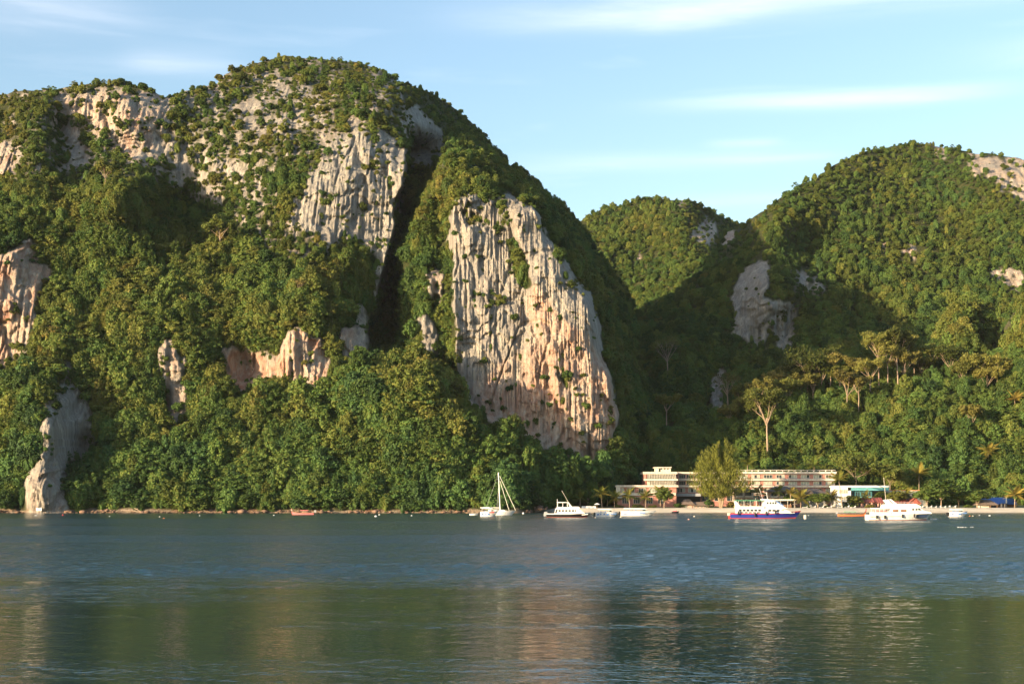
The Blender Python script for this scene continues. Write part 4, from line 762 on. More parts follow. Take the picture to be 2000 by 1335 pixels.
# big feathery casuarina by the hotel
def casuarina():
    Y = 524; p = at(1408, 993, Y); p.z = ground_z(p.x, p.y) - .1; e = thing('casuarina_tree', p, 'big feathery yellow-green tree standing before the pink hotel', 'tree'); m = mpp(Y); r = np.random.default_rng(77)
    t = MB(); ends = []
    for dx, dz in ((-26, 96), (-6, 125), (14, 104), (30, 92), (4, 70), (-16, 66)):
        top = Vector((dx * m, r.uniform(-3, 3), dz * m)); t.tube([(dx * .04 * m, 0, -.3), (dx * .2 * m + .1, r.uniform(-.4, .4), dz * m * .3), top * .7 + Vector((0, 0, .6)), top], [.42, .3, .16, .04], 7); ends.append(top)
    t.build('trunk', BARK, e, smooth=True)
    n = 19000; u = r.uniform(.20, 1, n); ph = r.uniform(0, 6.283, n)
    prof = np.interp(u, [.2, .32, .45, .6, .78, .9, 1.0], [22, 42, 46, 42, 32, 20, 5]) * m; lob = 1 + .30 * np.sin(ph * 3 + u * 7) + .22 * np.sin(ph * 5 + 2 + u * 19) + .16 * np.sin(ph * 9 + u * 37); q = r.uniform(.35, 1.02, n) ** .6
    hh = u * (110 + 13 * np.sin(ph * 2 + 1) + 9 * np.sin(ph * 5)) * m
    c = np.stack([np.cos(ph) * prof * lob * q - .8 + 1.0 * u, np.sin(ph) * prof * lob * q * .9, hh + r.normal(0, .5, n)], 1)
    d = np.stack([np.cos(ph) * .45, np.sin(ph) * .45, np.full(n, 1.0)], 1) + r.normal(0, .22, (n, 3)); d /= np.linalg.norm(d, axis=1)[:, None]
    sd = np.cross(d, r.normal(0, 1, (n, 3))); sd /= np.linalg.norm(sd, axis=1)[:, None]; L = r.uniform(.45, 1.15, n)[:, None]; W = r.uniform(.06, .14, n)[:, None]
    v = np.stack([c - sd * W, c + sd * W, c + d * L + sd * W * .3, c + d * L - sd * W * .3], 1).reshape(-1, 3)
    me = mesh_np('crown', v, np.arange(n * 4).reshape(n, 4), CASU); fattr(me, 'leaf', np.repeat(r.uniform(0, 1, n), 4)); o = link('crown', me, e); o['tint'] = .5
casuarina()

# ------------------------------------------------------------------ buildings
class Bld:
    """a building drawn in photo pixels at a real distance; every box has real depth"""
    def __init__(s, name, x, Y, label, cat='building', yb=990):
        p = at(x, yb, Y); p.z = ground_z(p.x, p.y); s.o = thing(name, p, label, cat); s.p = p; s.Y = Y
    def px(s, x0, x1, y0, y1, Y, dep, b=None):
        a = at(x0, y1, Y) - s.p; c = at(x1, y0, Y) - s.p; b = b or MB(); return b.box(a.x, c.x, a.y, a.y + dep, a.z, c.z)
    def box(s, name, x0, x1, y0, y1, mtl, dep=1.0, dy=0.0, parent=None): return s.px(x0, x1, y0, y1, s.Y + dy, dep).build(name, mtl, parent or s.o)
    def ground(s, name, x0, x1, y0, mtl, dep, dy=0.0, sink=1.0):
        a = at(x0, y0, s.Y + dy) - s.p; c = at(x1, y0, s.Y + dy) - s.p; return MB().box(a.x, c.x, a.y, a.y + dep, -sink, a.z).build(name, mtl, s.o)
    def window(s, x0, x1, y0, y1, dy=-.06, nm=3, glass=None, frame=OFFW):
        a = at(x0, y1, s.Y + dy) - s.p; c = at(x1, y0, s.Y + dy) - s.p; w, h = c.x - a.x, c.z - a.z; key = (round(w, 1), round(h, 1), nm, frame.name)
        if key not in WIN:
            f = MB(); t = .10
            f.box(0, w, -.08, .10, 0, t); f.box(0, w, -.08, .10, h - t, h); f.box(0, t, -.08, .10, t, h - t); f.box(w - t, w, -.08, .10, t, h - t)
            for i in range(1, nm): f.box(w * i / nm - .04, w * i / nm + .04, -.06, .08, t, h - t)
            g = {}
            for gm in (GLASSD, GLASSC):
                g[gm.name] = MB().box(0, w / nm - .1, 0, .03, 0, h - 2 * t).data('pane', gm)
            WIN[key] = (f.data('window', frame), g)
        fm, g = WIN[key]; fo = link('window', fm, s.o, (a.x, a.y, a.z))
        for i in range(nm):
            gm = glass or (GLASSC if rnd.random() < .55 else GLASSD); link('pane', g[gm.name], fo, (w * i / nm + .05, .0, .1))
        return fo
    def gable(s, name, x0, x1, ye, yr, mtl, dep, dy=-.8, axis='x', over=.4):
        """pitched roof with thickness: ridge along x ('x'), towards the viewer ('y') or hipped ('h')"""
        a = at(x0, ye, s.Y + dy) - s.p; c = at(x1, yr, s.Y + dy) - s.p; X0, X1, z0, z1, y0 = a.x - over, c.x + over, a.z, c.z, a.y; y1 = y0 + dep; ym = (y0 + y1) / 2; xm = (X0 + X1) / 2; t = .18
        def slab(b, q):
            q = [Vector(v) for v in q]; n = (q[1] - q[0]).cross(q[2] - q[0]).normalized() * t; b.add([v + n for v in q] + q, [tuple(range(len(q))), tuple(range(2 * len(q) - 1, len(q) - 1, -1))] + [(i + len(q), (i + 1) % len(q) + len(q), (i + 1) % len(q), i) for i in range(len(q))])
        b = MB()
        if axis == 'x': slab(b, [(X0, y0, z0), (X1, y0, z0), (X1, ym, z1), (X0, ym, z1)]); slab(b, [(X1, y1, z0), (X0, y1, z0), (X0, ym, z1), (X1, ym, z1)]); b.add([(X0 + over, y0 + .5, z0), (X0 + over, y1 - .5, z0), (X0 + over, ym, z1)], [(0, 1, 2)]); b.add([(X1 - over, y0 + .5, z0), (X1 - over, y1 - .5, z0), (X1 - over, ym, z1)], [(0, 2, 1)])
        elif axis == 'y':
            slab(b, [(X0, y1, z0), (X0, y0, z0), (xm, y0, z1), (xm, y1, z1)]); slab(b, [(X1, y0, z0), (X1, y1, z0), (xm, y1, z1), (xm, y0, z1)]); b.add([(X0 + over, y0 + .4, z0), (X1 - over, y0 + .4, z0), (xm, y0 + .4, z1 - .05)], [(0, 1, 2)])
        else:
            k = min((X1 - X0) * .3, dep * .5); slab(b, [(X0, y0, z0), (X1, y0, z0), (X1 - k, ym, z1), (X0 + k, ym, z1)]); slab(b, [(X1, y1, z0), (X0, y1, z0), (X0 + k, ym, z1), (X1 - k, ym, z1)]); slab(b, [(X0, y1, z0), (X0, y0, z0), (X0 + k, ym, z1)]); slab(b, [(X1, y0, z0), (X1, y1, z0), (X1 - k, ym, z1)])
        return b.build(name, mtl, s.o)
WIN = {}
# long three-storey wing
h = Bld('hotel_wing', 1500, 552, 'long three-storey salmon hotel wing with white floor bands', 'hotel')
h.ground('wall', 1371, 1630, 925, PINKW, 9); h.box('roof_slab', 1369, 1634, 920.5, 924.8, CREAM, 10.5, -1.0); h.box('floor_slab', 1369, 1633, 934.6, 938, CREAM, 1.6, -1.2); h.box('floor_slab', 1369, 1633, 947.8, 951, CREAM, 1.6, -1.2); h.box('floor_slab', 1369, 1633, 961, 964, CREAM, 1.6, -1.2)
for k in range(11):
    xc = 1379 + 24.2 * k
    for y0, y1 in ((926.6, 934), (939.6, 947), (952.6, 960.4)): h.window(xc - 8.3, xc + 8.3, y0, y1, -.12)
    h.window(xc - 8, xc + 8, 966, 978, -.12, 2, GLASSD)
for k in range(22): h.box('roof_post', 1372 + k * 12, 1373.5 + k * 12, 917.6, 920.5, OFFW, .15, -.6)
h.box('roof_rail', 1370, 1632, 917, 917.8, OFFW, .12, -.6)
for k in range(11):
    b = MB(); 
    for y in (932.2, 945.2, 958.6): h.px(1371 + 24.2 * k - 1, 1371 + 24.2 * k + 17, y, y + .45, h.Y - 1.1, .05, b); h.px(1371 + 24.2 * k - 1, 1371 + 24.2 * k + 17, y + 1.1, y + 1.4, h.Y - 1.1, .05, b)
    b.build('balcony_rail', GREY, h.o)
# louvred block with penthouse and shaded recess
h = Bld('hotel_wing', 1300, 545, 'hotel block with white slanted louvre screens and rooftop penthouse', 'hotel')
h.ground('wall', 1260, 1321, 924, PINKW, 14, .5); h.box('roof_slab', 1257, 1323, 920.8, 925.2, CREAM, 15, -1.0); h.box('floor_slab', 1258, 1324, 934.6, 938.2, CREAM, 2.2, -1.4); h.box('floor_slab', 1262, 1326, 947.6, 950.4, CREAM, 2.2, -1.4)
for y0, y1, n0 in ((925.2, 934.6, 18), (938.2, 947.6, 17)):
    h.box('glazing', 1264, 1320, y0 + .4, y1 - .4, GLASSC, .1, .3)
    for k in range(n0):
        x = 1265.5 + k * 3.2; a = at(x, y1, h.Y - .9) - h.p; c = at(x, y0, h.Y - .9) - h.p; dx = (1.4 if k > 9 else .4) * mpp(h.Y); w = .16
        MB().prism([(a.x, a.z), (a.x + w, a.z), (a.x + w - dx, c.z), (a.x - dx, c.z)], a.y, a.y + .7).build('louvre_fin', OFFW, h.o)
    for yy in ((y0 * .67 + y1 * .33), (y0 * .33 + y1 * .67)): h.box('louvre_bar', 1265, 1321, yy - .35, yy + .35, OFFW, .12, -.55)
h.box('end_wall', 1258.2, 1262.5, 925.4, 934.4, PINKW, 3, -.9); h.box('penthouse', 1281, 1310, 913.2, 920.7, CREAM, 6, 2); h.box('penthouse_roof', 1279, 1311.5, 911.4, 913.1, OFFW, 7.5, 1.4)
for x in (1290.5, 1297, 1303): h.box('penthouse_opening', x, x + 2.6, 914, 916.2, GLASSD, .1, 1.93)
h.box('penthouse_door', 1287, 1290, 914.4, 920.5, GLASSD, .1, 1.93); h.box('penthouse_rib', 1284.5, 1286.3, 913.4, 920.5, OFFW, .2, 1.8)
h = Bld('hotel_wing', 1346, 550, 'recessed shaded hotel section between louvres and feathery tree', 'hotel')
h.ground('wall', 1322.5, 1370, 924.5, PINKW, 9); h.box('roof_slab', 1323.5, 1368.5, 921.2, 924.6, CREAM, 10, -.9); h.box('floor_slab', 1324.5, 1368.5, 934.6, 937.6, CREAM, 1.6, -1.2); h.box('floor_slab', 1326.5, 1368.5, 947.6, 950.6, CREAM, 1.6, -1.2)
for x in (1326, 1341, 1356): h.window(x, x + 12.5, 926, 934, -.12, 3, GLASSD); h.window(x, x + 12.5, 939, 947, -.12, 3, GLASSD)
for x in (1322.8, 1344): h.window(x, x + 15.5, 952.6, 961, -.12, 3)
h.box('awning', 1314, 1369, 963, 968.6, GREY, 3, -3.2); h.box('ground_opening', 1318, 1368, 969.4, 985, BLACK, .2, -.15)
# low salmon wing
h = Bld('hotel_wing', 1255, 541, 'low salmon wing with white rounded roof edge, left end of hotel', 'hotel')
h.ground('wall', 1206, 1321, 950.5, PINKW, 4.0); h.box('roof_slab', 1202.5, 1325, 946.8, 950.8, CREAM, 5.6, -1.0); h.box('floor_slab', 1207, 1320, 962, 967.2, CREAM, 1.2, -.8); h.box('end_panel', 1203.8, 1211.5, 951, 962, OFFW, 2.4, -.7); h.box('end_panel', 1206, 1214.5, 967.2, 972, OFFW, 2, -.5)
for x0, x1 in ((1212.6, 1219), (1224, 1239.5), (1247, 1262), (1268, 1284), (1290, 1306)): h.window(x0, x1, 952.4, 961.6, -.12, 3 if x1 - x0 > 10 else 2)
for x0 in (1215, 1237, 1262, 1285): h.window(x0, x0 + 13, 970, 983, -.12, 3, GLASSD)
# bungalows
def bungalow(x0, x1, yr, ye, Y, label, cols):
    h = Bld('bungalow', (x0 + x1) / 2, Y, label); h.ground('wall', x0, x1, ye, TAUPE, 7); h.gable('roof', x0 - 2, x1 + 2, ye, yr, ROOFD, 9, -1.4, 'h'); w = (x1 - x0) / cols
    for k in range(cols):
        h.box('balcony', x0 + w * k + .8, x0 + w * (k + 1) - .8, ye + 8.4, ye + 11.6, CREAM, 1.2, -1.25); h.box('balcony_opening', x0 + w * k + 1.4, x0 + w * (k + 1) - 4.5, ye + 1.6, ye + 8.2, GLASSD, .12, -.1)
        h.window(x0 + w * k + 1.8, x0 + w * (k + 1) - 2.2, ye + 15, ye + 22, -.12, 3, GLASSD); h.box('post', x0 + w * (k + 1) - 2.4, x0 + w * (k + 1) - .8, ye + .3, ye + 8.4, CREAM, .3, -1.1)
    return h
bungalow(1436, 1472, 952.5, 959, 537, 'taupe two-storey bungalow with white balconies behind the ferry stern', 2); bungalow(1505, 1554, 950, 960, 538, 'taupe bungalow with wide dark hip roof and cream balconies', 3)
h = Bld('pavilion', 1590, 537, 'dark-roofed pavilion behind the round green beach tree', 'pavilion'); h.ground('back_wall', 1566, 1612, 965, CONC, .4, 5); h.gable('roof', 1560, 1616, 965, 953.5, ROOFD, 9, -1.5, 'h'); h.gable('porch_roof', 1574, 1590, 966, 957, ROOFD, 6, -3.2, 'y', .3)
for x in (1567, 1580, 1594, 1609): h.ground('post', x, x + 1.6, 965, CONC, .3, -.6)
h = Bld('canopy', 1532, 527, 'flat white beach bar canopy behind the blue ferry', 'canopy'); h.box('canopy_roof', 1508, 1554, 974.2, 977.2, OFFW, 5, -1)
for x in (1510, 1524, 1538, 1551): h.ground('post', x, x + .9, 977, CONC, .15, -.6)
h.ground('bar_counter', 1516, 1546, 985, WOOD, .6, 1.5); h.ground('back_wall', 1510, 1552, 978, BLACK, .3, 3.5)
# white and teal building
h = Bld('modern_building', 1680, 541, 'white modern building with teal glass front beside the tall palm')
h.ground('wall', 1631, 1662, 951, WHITE, 8, -1); h.ground('glass_front', 1656.5, 1703, 957.5, TEAL, 7, .6); h.box('roof_fascia', 1656, 1736, 951.4, 957.4, TEAL, 9, -1.0); h.box('parapet', 1630, 1737, 947.6, 951.2, WHITE, 9.5, -1.3)
for x in (1639, 1648): 
    for y in (955.5, 968.5): h.window(x, x + 7.5, y, y + 7.5, -1.12, 2, GLASSC)
for k in range(4): h.window(1660 + k * 10.5, 1669.5 + k * 10.5, 959.5, 969.5, .48, 2, GLASSD, TEAL)
h.box('floor_band', 1632, 1702, 977, 979, WHITE, 1.0, -1.9); h.box('door', 1645, 1655, 980, 989, GLASSD, .1, -1.1); h.box('corner_post', 1632, 1633.6, 962, 989, CONC, .3, -1.3)
# cream low building
h = Bld('low_building', 1757, 549, 'low cream building with flat parapet and dark verandah behind the villas')
h.ground('wall', 1705, 1812, 958, CREAM, 7, 1.8); h.box('parapet', 1702, 1814, 957.2, 963.6, CREAM, 9, 0); h.box('parapet_stripe', 1702, 1814, 956.3, 957.1, ORANGE, 9, -.1)
for k in range(8): h.box('verandah_post', 1706 + k * 14.5, 1708 + k * 14.5, 963.7, 975, CREAM, .3, .2); h.box('verandah_opening', 1709.5 + k * 14.5, 1718.5 + k * 14.5, 965.2, 974.5, GLASSD, .1, 1.7)
# maroon villas
def villa(x0, x1, yr, ye, Y, label, ax):
    h = Bld('villa', (x0 + x1) / 2, Y, label); h.ground('wall', x0, x1, ye, PINKL, 5); rf = h.gable('roof', x0, x1, ye + .3, yr, ROOFR, 7, -1.1, ax, .35)
    for k in range(3):
        x = x0 + (x1 - x0) * (.12 + .3 * k); h.box('opening', x, x + 3.4, ye + 2, ye + 9, GLASSD, .1, -.06); h.box('column', x + 5, x + 6.3, ye + .4, ye + 10, PINKL, .3, -.8)
        a = at(x0 + (x1 - x0) * (k + .5) / 3, ye, Y - 1.35) - h.p; z1 = (at(x0, yr, Y).z - h.p.z)
        if ax == 'x': MB().tube([(a.x, a.y + .1, a.z + .3), (a.x, a.y + 3.5, z1 + .22)], .07, 5).build('roof_rib', ROOFR, h.o)
villa(1673, 1706, 972, 980, 531, 'maroon-roofed villa left of the motor yacht, before the teal building', 'x'); villa(1708, 1724, 972, 980.5, 532, 'narrow maroon-roofed villa close behind the yacht stern', 'x'); villa(1752, 1772, 973, 981, 534, 'maroon-roofed villa hidden behind the yacht radar arch', 'x'); villa(1776, 1798, 972, 983, 533, 'maroon villa with front-facing gable right of the yacht', 'y')
# lookout on the slope
p = at(1866, 964, 572); e = thing('lookout', p, 'round pink water tank behind white railing high among the right trees', 'lookout'); MB().lathe([(.0, 2.4), (1.2, 2.4), (1.25, 4.0), (1.0, 4.3), (0, 4.35)], 12).build('tank', PINKL, e)
b = MB().box(-1.9, 1.9, -1.6, 1.6, 1.0, 1.25); b.build('platform', CONC, e); MB().box(-1.9, 1.9, -1.65, -1.58, 2.3, 2.42).build('rail', WHITE, e)
for k in range(7): MB().box(-1.88 + k * .61, -1.78 + k * .61, -1.64, -1.56, 1.25, 2.3).build('railing_post', WHITE, e)
for x in (-1.7, 0, 1.7): MB().box(x - .12, x + .12, -1.4, -1.1, -3.0, 1.0).build('column', WHITE, e)
MB().box(-1.2, 1.2, -1.2, 1.2, 1.25, 2.4).build('tank_base', WHITE, e)
# blue roof, thatched hut, tank, pink hut
h = Bld('boathouse', 1955, 537, 'long boathouse with bright blue metal roof at the right end'); h.ground('wall', 1930, 1984, 984, WOOD, 6, 1.5); h.gable('roof', 1927, 1986, 984.5, 971.5, ROOFB, 10, -.6, 'x', .2); h.box('roof_strip', 1925, 1938, 968.6, 971, TEAL, 3, 5)
for x in (1940, 1952, 1966, 1978): h.ground('post', x, x + 1.2, 984, WOOD, .2, 0.2)
h.ground('white_pipe', 1964.5, 1966.6, 970, WHITE, .35, -2.2)
h = Bld('hut', 1930, 528, 'thatched hut with white wall beside the boathouse'); h.ground('wall', 1915, 1932, 985, CREAM, 4); h.gable('roof', 1913, 1950, 986, 976, THATCH, 7, -1.4, 'h', .1); h.box('opening', 1934, 1946, 987, 993, BLACK, .2, 2); h.ground('post', 1947, 1948.2, 986, WOOD, .2, -.8); h.ground('post', 1934, 1935.2, 986, WOOD, .2, -.8)
for i, x in enumerate((1957, 1963.5)): 
    p = at(x, 990, 522); p.z = ground_z(p.x, p.y); tag(MB().lathe([(0, 0), (.62, 0), (.65, .4), (.62, .45), (.65, 1.3), (.5, 1.6), (.2, 1.7), (0, 1.72)], 12).build('water_tank', BLACK, None, p), ('left', 'right')[i] + ' one of two black water tanks on the sand by the boathouse', 'tank')
h = Bld('beach_hut', 1362, 527, 'pink beach hut with stepped shingle roofs under the feathery tree'); h.ground('wall', 1334, 1352, 984.5, PINKL, 4); h.ground('side_wall', 1353, 1389, 987, PINKL, 3.6, .3); h.gable('roof', 1332, 1356, 985, 975, THATCH, 6.5, -1.2, 'h', .1); h.gable('side_roof', 1351, 1392, 987.4, 980.5, THATCH, 5.5, -.9, 'x', .1)
for x in (1354, 1361, 1368, 1375): h.window(x, x + 5.2, 987.6, 990.8, .18, 2, GLASSD)
h.box('shutter', 1335, 1343, 986, 991, CREAM, .1, -.08); h.box('sill', 1352, 1390, 991.3, 992, CREAM, .4, -.2)
# terrace with chairs and parasol
h = Bld('terrace', 1150, 510, 'low brown stone terrace wall left of the speedboats', 'terrace'); h.ground('retaining_wall', 1130, 1166, 994.2, TAUPE, 6, 0, 2)
ZT = at(0, 994.2, 510).z
def chair_data():
    return (MB().box(-.35, .35, -.35, .35, .38, .48).data('seat', WHITE), MB().prism([(.28, .45), (.36, .45), (.52, 1.15), (.44, 1.15)], -.33, .33).data('backrest', WHITE), MB().box(-.04, .04, -.04, .04, 0, .38).data('leg', WHITE))
CH = chair_data()
for i in range(7):
    p = at(1138.5 + i * 4.0, 994, 511.2 + (i % 2) * .8); p.z = ZT; e = thing('terrace_chair', p, ('first', 'second', 'third', 'fourth', 'fifth', 'sixth', 'seventh')[i] + ' white chair from the left on the brown terrace', 'chair', 'terrace chairs', rnd.uniform(1, 2)); link('seat', CH[0], e); link('backrest', CH[1], e)
    for x in (-.3, .3):
        for y in (-.3, .3): link('leg', CH[2], e, (x, y, 0))
def parasol(x, ytop, w, Y, zb, label, mtl):
    p = at(x, 990, Y); p.z = zb if zb is not None else ground_z(p.x, p.y); H = at(x, ytop, Y).z - p.z; r = w * mpp(Y) * .5; e = thing('parasol', p, label, 'parasol'); MB().tube([(0, 0, -.1), (0, 0, H)], .05, 6).build('pole', WOOD, e); MB().lathe([(r, H * .74), (r * 1.02, H * .76), (r * .5, H * .9), (.04, H), (0, H)], 8).build('canopy', mtl, e)
parasol(1166.5, 981.5, 12, 513, ZT, 'white parasol at the right end of the terrace', WHITE); parasol(1553, 982.5, 11, 519, None, 'small thatched parasol on the sand right of the ferry bow', THATCH); parasol(1612, 984, 9, 520, None, 'small cream parasol near the short bushy palm', CREAM); parasol(1629, 985, 7, 520, None, 'small closed pale parasol below the tall palm', CREAM); parasol(1584, 986, 8, 520, None, 'small pale parasol before the round green tree', WHITE)
LG = (MB().box(-.95, .95, -.32, .32, .28, .36).data('bed', WHITE), MB().prism([(.45, .36), (.55, .36), (1.05, .85), (.95, .85)], -.32, .32).data('backrest', WHITE), MB().box(-.04, .04, -.04, .04, 0, .28).data('leg', WHITE))
for i, x in enumerate((1572, 1588, 1604, 1620, 1640, 1654, 1666, 1798, 1806, 1815, 1824, 1833, 1842, 1851, 1862)):
    p = at(x, 993, 517 + (i % 3)); p.z = ground_z(p.x, p.y); e = thing('sun_lounger', p, ('white sun lounger on the sand between ferry and yacht, number %s from left' if i < 7 else 'white sun lounger on the sand right of the yacht bow, number %s from left') % ('one', 'two', 'three', 'four', 'five', 'six', 'seven', 'eight')[i if i < 7 else i - 7], 'lounger', 'white sun loungers', rnd.uniform(-.4, .4)); link('bed', LG[0], e); link('backrest', LG[1], e)
    for dx in (-.8, .8):
        for dy in (-.25, .25): link('leg', LG[2], e, (dx, dy, 0))

# ------------------------------------------------------------------ rocks along the water's edge
def boulders():
    r = np.random.default_rng(3); iv, iq = ico(); V = []; Q = []; k = 0
    for i in range(420):
        x = r.uniform(-40, 1075); Y = r.uniform(496.5, 502) + (6 if x > 1040 else 0); p = at(x, 1000, Y); s = r.uniform(.2, .8) * (1.9 if r.uniform() < .10 else .8)
        V.append(iv * (1 + r.uniform(-.25, .25, (len(iv), 1))) * np.array([s * r.uniform(.8, 1.6), s, s * r.uniform(.35, .7)]) + np.array([p.x, Y, r.uniform(-.1, .45) + max(0, (Y - 499) * .25)])); Q.append(iq[:, :3] + k); k += len(iv)
    me = mesh_np('shore_rocks', np.concatenate(V), np.concatenate(Q), paint('brown_shore_rock', (.20, .125, .085), .9, .5, .6)); tag(link('shore_rocks', me), 'broken brown rocks along the foot of the left mountain', 'rocks', kind='stuff')
boulders()
for x0, y0, x1, y1, lab in ((236, 996, 280, 1000, 'long bleached driftwood log lying on the left shore rocks'), (262, 992, 275, 999, 'short driftwood branch leaning up from the left shore rocks')):
    a = at(x0, y0, 497.5); c = at(x1, y1, 497); g = MB().tube([(0, 0, 0), (c - a) * .5 + Vector((0, 0, .2)), c - a], [.14, .18, .1], 6); g.tube([(c - a) * .4, (c - a) * .55 + Vector((0, 0, .9))], [.08, .03], 5); tag(g.build('driftwood', BARK, None, a), lab, 'driftwood')
p = at(76, 994, 494); tag(MB().box(-.95, .95, -.05, .05, -.55, .55).box(-.7, -.6, .05, .2, -1.4, .5).box(.6, .7, .05, .2, -1.4, .5).build('sign_board', WHITE, None, p), 'white blank board at the foot of the pale sea rock', 'sign')

# ------------------------------------------------------------------ boats
class Boat:
    """local frame: x towards the bow in photo pixels of that boat, z up from its waterline"""
    def __init__(s, name, x0, x1, ywl, label, cat='boat', flip=False, yaw=0.0):
        s.Y = Dwl(ywl); s.m = mpp(s.Y); s.xc = (x0 + x1) / 2; s.yw = ywl; s.L = (x1 - x0); p = at(s.xc, ywl, s.Y); p.z = 0
        s.o = thing(name, p, label, cat, None, math.pi + yaw if flip else yaw); s.f = -1 if flip else 1
    def X(s, x): return (x - s.xc) * s.m * s.f
    def Z(s, y): return (s.yw - y) * s.m
    def hull(s, x0, x1, top, beam, bands, mats, rake=.10, sheer_in=1.0, stern=.85, name='hull', fine=.42, draft=.5):
        """top: [(x, y)] sheer line in photo pixels; bands: heights as share of freeboard, one material each, from the keel up"""
        t = poly1(sorted(top)); N = 18; b = MB(); hs = [-draft, -.12] + [None] * (len(bands) + 1); rings = []
        a0, a1 = (x0, x1) if s.f > 0 else (x1, x0)
        lv = [0.0] + list(bands)
        for i in range(N + 1):
            u = i / N; xs = a0 + (a1 - a0) * u; zt = s.Z(float(t(xs))); w = beam * .5 * (stern + (1 - stern) * min(1, u / .3) if u < .3 else 1) * (1 - max(0, (u - fine) / (1 - fine)) ** 2.3)
            L = abs(s.X(a1) - s.X(a0)); ring = []
            for l_ in lv:
                z = -.15 + (zt + .15) * l_; ww = w * (.80 + .20 * l_ ** .7) if u < .6 else w * (.80 - .55 * (u - .6) / .4 + (.20 + .55 * (u - .6) / .4) * l_ ** .8); ring.append((s.X(a0) + L * u - L * rake * (1 - l_) * u ** 5, max(.015, ww), z))
            rings.append([(x, -y, z) for x, y, z in reversed(ring)] + [(s.X(a0) + L * u - L * rake * 1.25 * u ** 5, 0, -draft)] + ring)
        n = len(rings[0]); base = len(b.v); b.v += [q for r_ in rings for q in r_]; k = len(lv)
        for i in range(N):
            for j in range(n - 1):
                lev = (k - 2 - j) if j < k else (j - k - 1); b.f.append([base + i * n + j, base + (i + 1) * n + j, base + (i + 1) * n + j + 1, base + i * n + j + 1]); b.m.append(max(0, lev) if 0 <= lev < k - 1 else 0)
        b.f.append([base + j for j in range(n)]); b.m.append(min(1, len(mats) - 1))
        ho = b.build(name, mats, s.o)
        d = MB(); v = [(r_[0][0], r_[0][1], r_[0][2] - .12) for r_ in rings] + [(r_[-1][0], r_[-1][1], r_[-1][2] - .12) for r_ in reversed(rings)]
        for i in range(N): d.add([v[i], v[i + 1], v[2 * N + 1 - i - 1], v[2 * N + 1 - i]], [(0, 1, 2, 3)])
        d.build('deck', CONC, s.o); return ho
    def blk(s, name, pts, w, mtl, parent=None, off=0.0):
        """side profile in photo pixels extruded across the boat"""
        q = [(s.X(x), s.Z(y)) for x, y in pts]
        return MB().prism(q, off - w / 2, off + w / 2).build(name, mtl, parent or s.o)
    def win(s, x0, x1, y0, y1, w, mtl=None, slant=0.0):
        """a window let into the near and the far side"""
        b = MB(); q = [(s.X(x0), s.Z(y1)), (s.X(x1), s.Z(y1)), (s.X(x1 + slant), s.Z(y0)), (s.X(x0 + slant), s.Z(y0))]
        b.prism(q, -w / 2 - .02, -w / 2 + .05); b.prism(q, w / 2 - .05, w / 2 + .02); return b.build('window', mtl or GLASSD, s.o)
    def pole(s, name, pts, r, mtl=WHITE, y=0.0): return MB().tube([(s.X(a), y, s.Z(b)) for a, b in pts], r, 6).build(name, mtl, s.o)
    def rail(s, x0, x1, yd, h, w, n=6, mtl=GREY):
        for sd in (-1, 1):
            b = MB(); b.tube([(s.X(x0), sd * w / 2, s.Z(yd - h)), (s.X(x1), sd * w / 2, s.Z(yd - h))], .03, 5)
            for k in range(n): x = x0 + (x1 - x0) * k / (n - 1); b.tube([(s.X(x), sd * w / 2, s.Z(yd)), (s.X(x), sd * w / 2, s.Z(yd - h))], .025, 4)
            b.build('railing', mtl, s.o)
    def fender(s, x, y, w, r=.16, h=.8): MB().lathe([(0, -h / 2), (r * .7, -h / 2), (r, -h * .3), (r, h * .3), (r * .7, h / 2), (0, h / 2)], 8, (s.X(x), -w / 2 - r * .6, s.Z(y))).build('fender', RUB, s.o)

# blue-hulled ferry
f = Boat('ferry', 1423, 1562, 1012, 'blue-hulled white passenger ferry with red stripes near the beach', 'ferry')
f.hull(1424, 1565, [(1423, 1001.8), (1500, 1001.8), (1535, 1000), (1565, 996.5)], 4.2, [.16, .24, .84, 1.0], [COPPER, RED, BLUE, RED], .09, draft=.8)
f.blk('cabin', [(1438, 1001.5), (1438, 992.5), (1502, 992.5), (1524, 992.5), (1536, 996), (1546, 1001.5)], 3.5, WHITE); f.blk('upper_bulwark', [(1437, 992.4), (1437, 988), (1490, 988), (1490, 992.4)], 3.7, WHITE)
f.blk('wheelhouse', [(1489, 992.4), (1490, 976.6), (1508, 976.6), (1518, 982), (1527, 987.5), (1536, 992.4)], 3.0, WHITE); f.blk('windscreen', [(1512, 977.6), (1516, 977.6), (1530, 987.2), (1524, 986)], 2.7, LBLUE); f.blk('wheelhouse_roof', [(1488, 976.4), (1487, 973.4), (1498, 974), (1512, 976.4)], 3.2, WHITE)
f.blk('stern_fin', [(1436, 992), (1434, 978), (1437.5, 978), (1446, 988), (1446, 992)], .5, WHITE)
f.blk('sun_canopy', [(1437, 977.4), (1437, 976.2), (1489, 976.2), (1489, 977.4)], 3.6, GREENP)
for x in (1440, 1451, 1463, 1475, 1486): f.pole('canopy_post', [(x, 988), (x, 977.4)], .04, WHITE, -1.7); f.pole('canopy_post', [(x, 988), (x, 977.4)], .04, WHITE, 1.7)
for k in range(5): f.blk('seat_row', [(1445 + k * 8.5, 988), (1445 + k * 8.5, 984.4), (1446 + k * 8.5, 984.4), (1446.6 + k * 8.5, 988)], 3.0, WOOD)
for x in (1441, 1448.5, 1456, 1463.5, 1471, 1478.5): f.win(x, x + 5.4, 994, 997.8, 3.5, GLASSD); 
for x in (1444, 1452, 1460, 1468, 1476): f.win(x, x + 6, 999, 1001, 3.5, GLASSD)
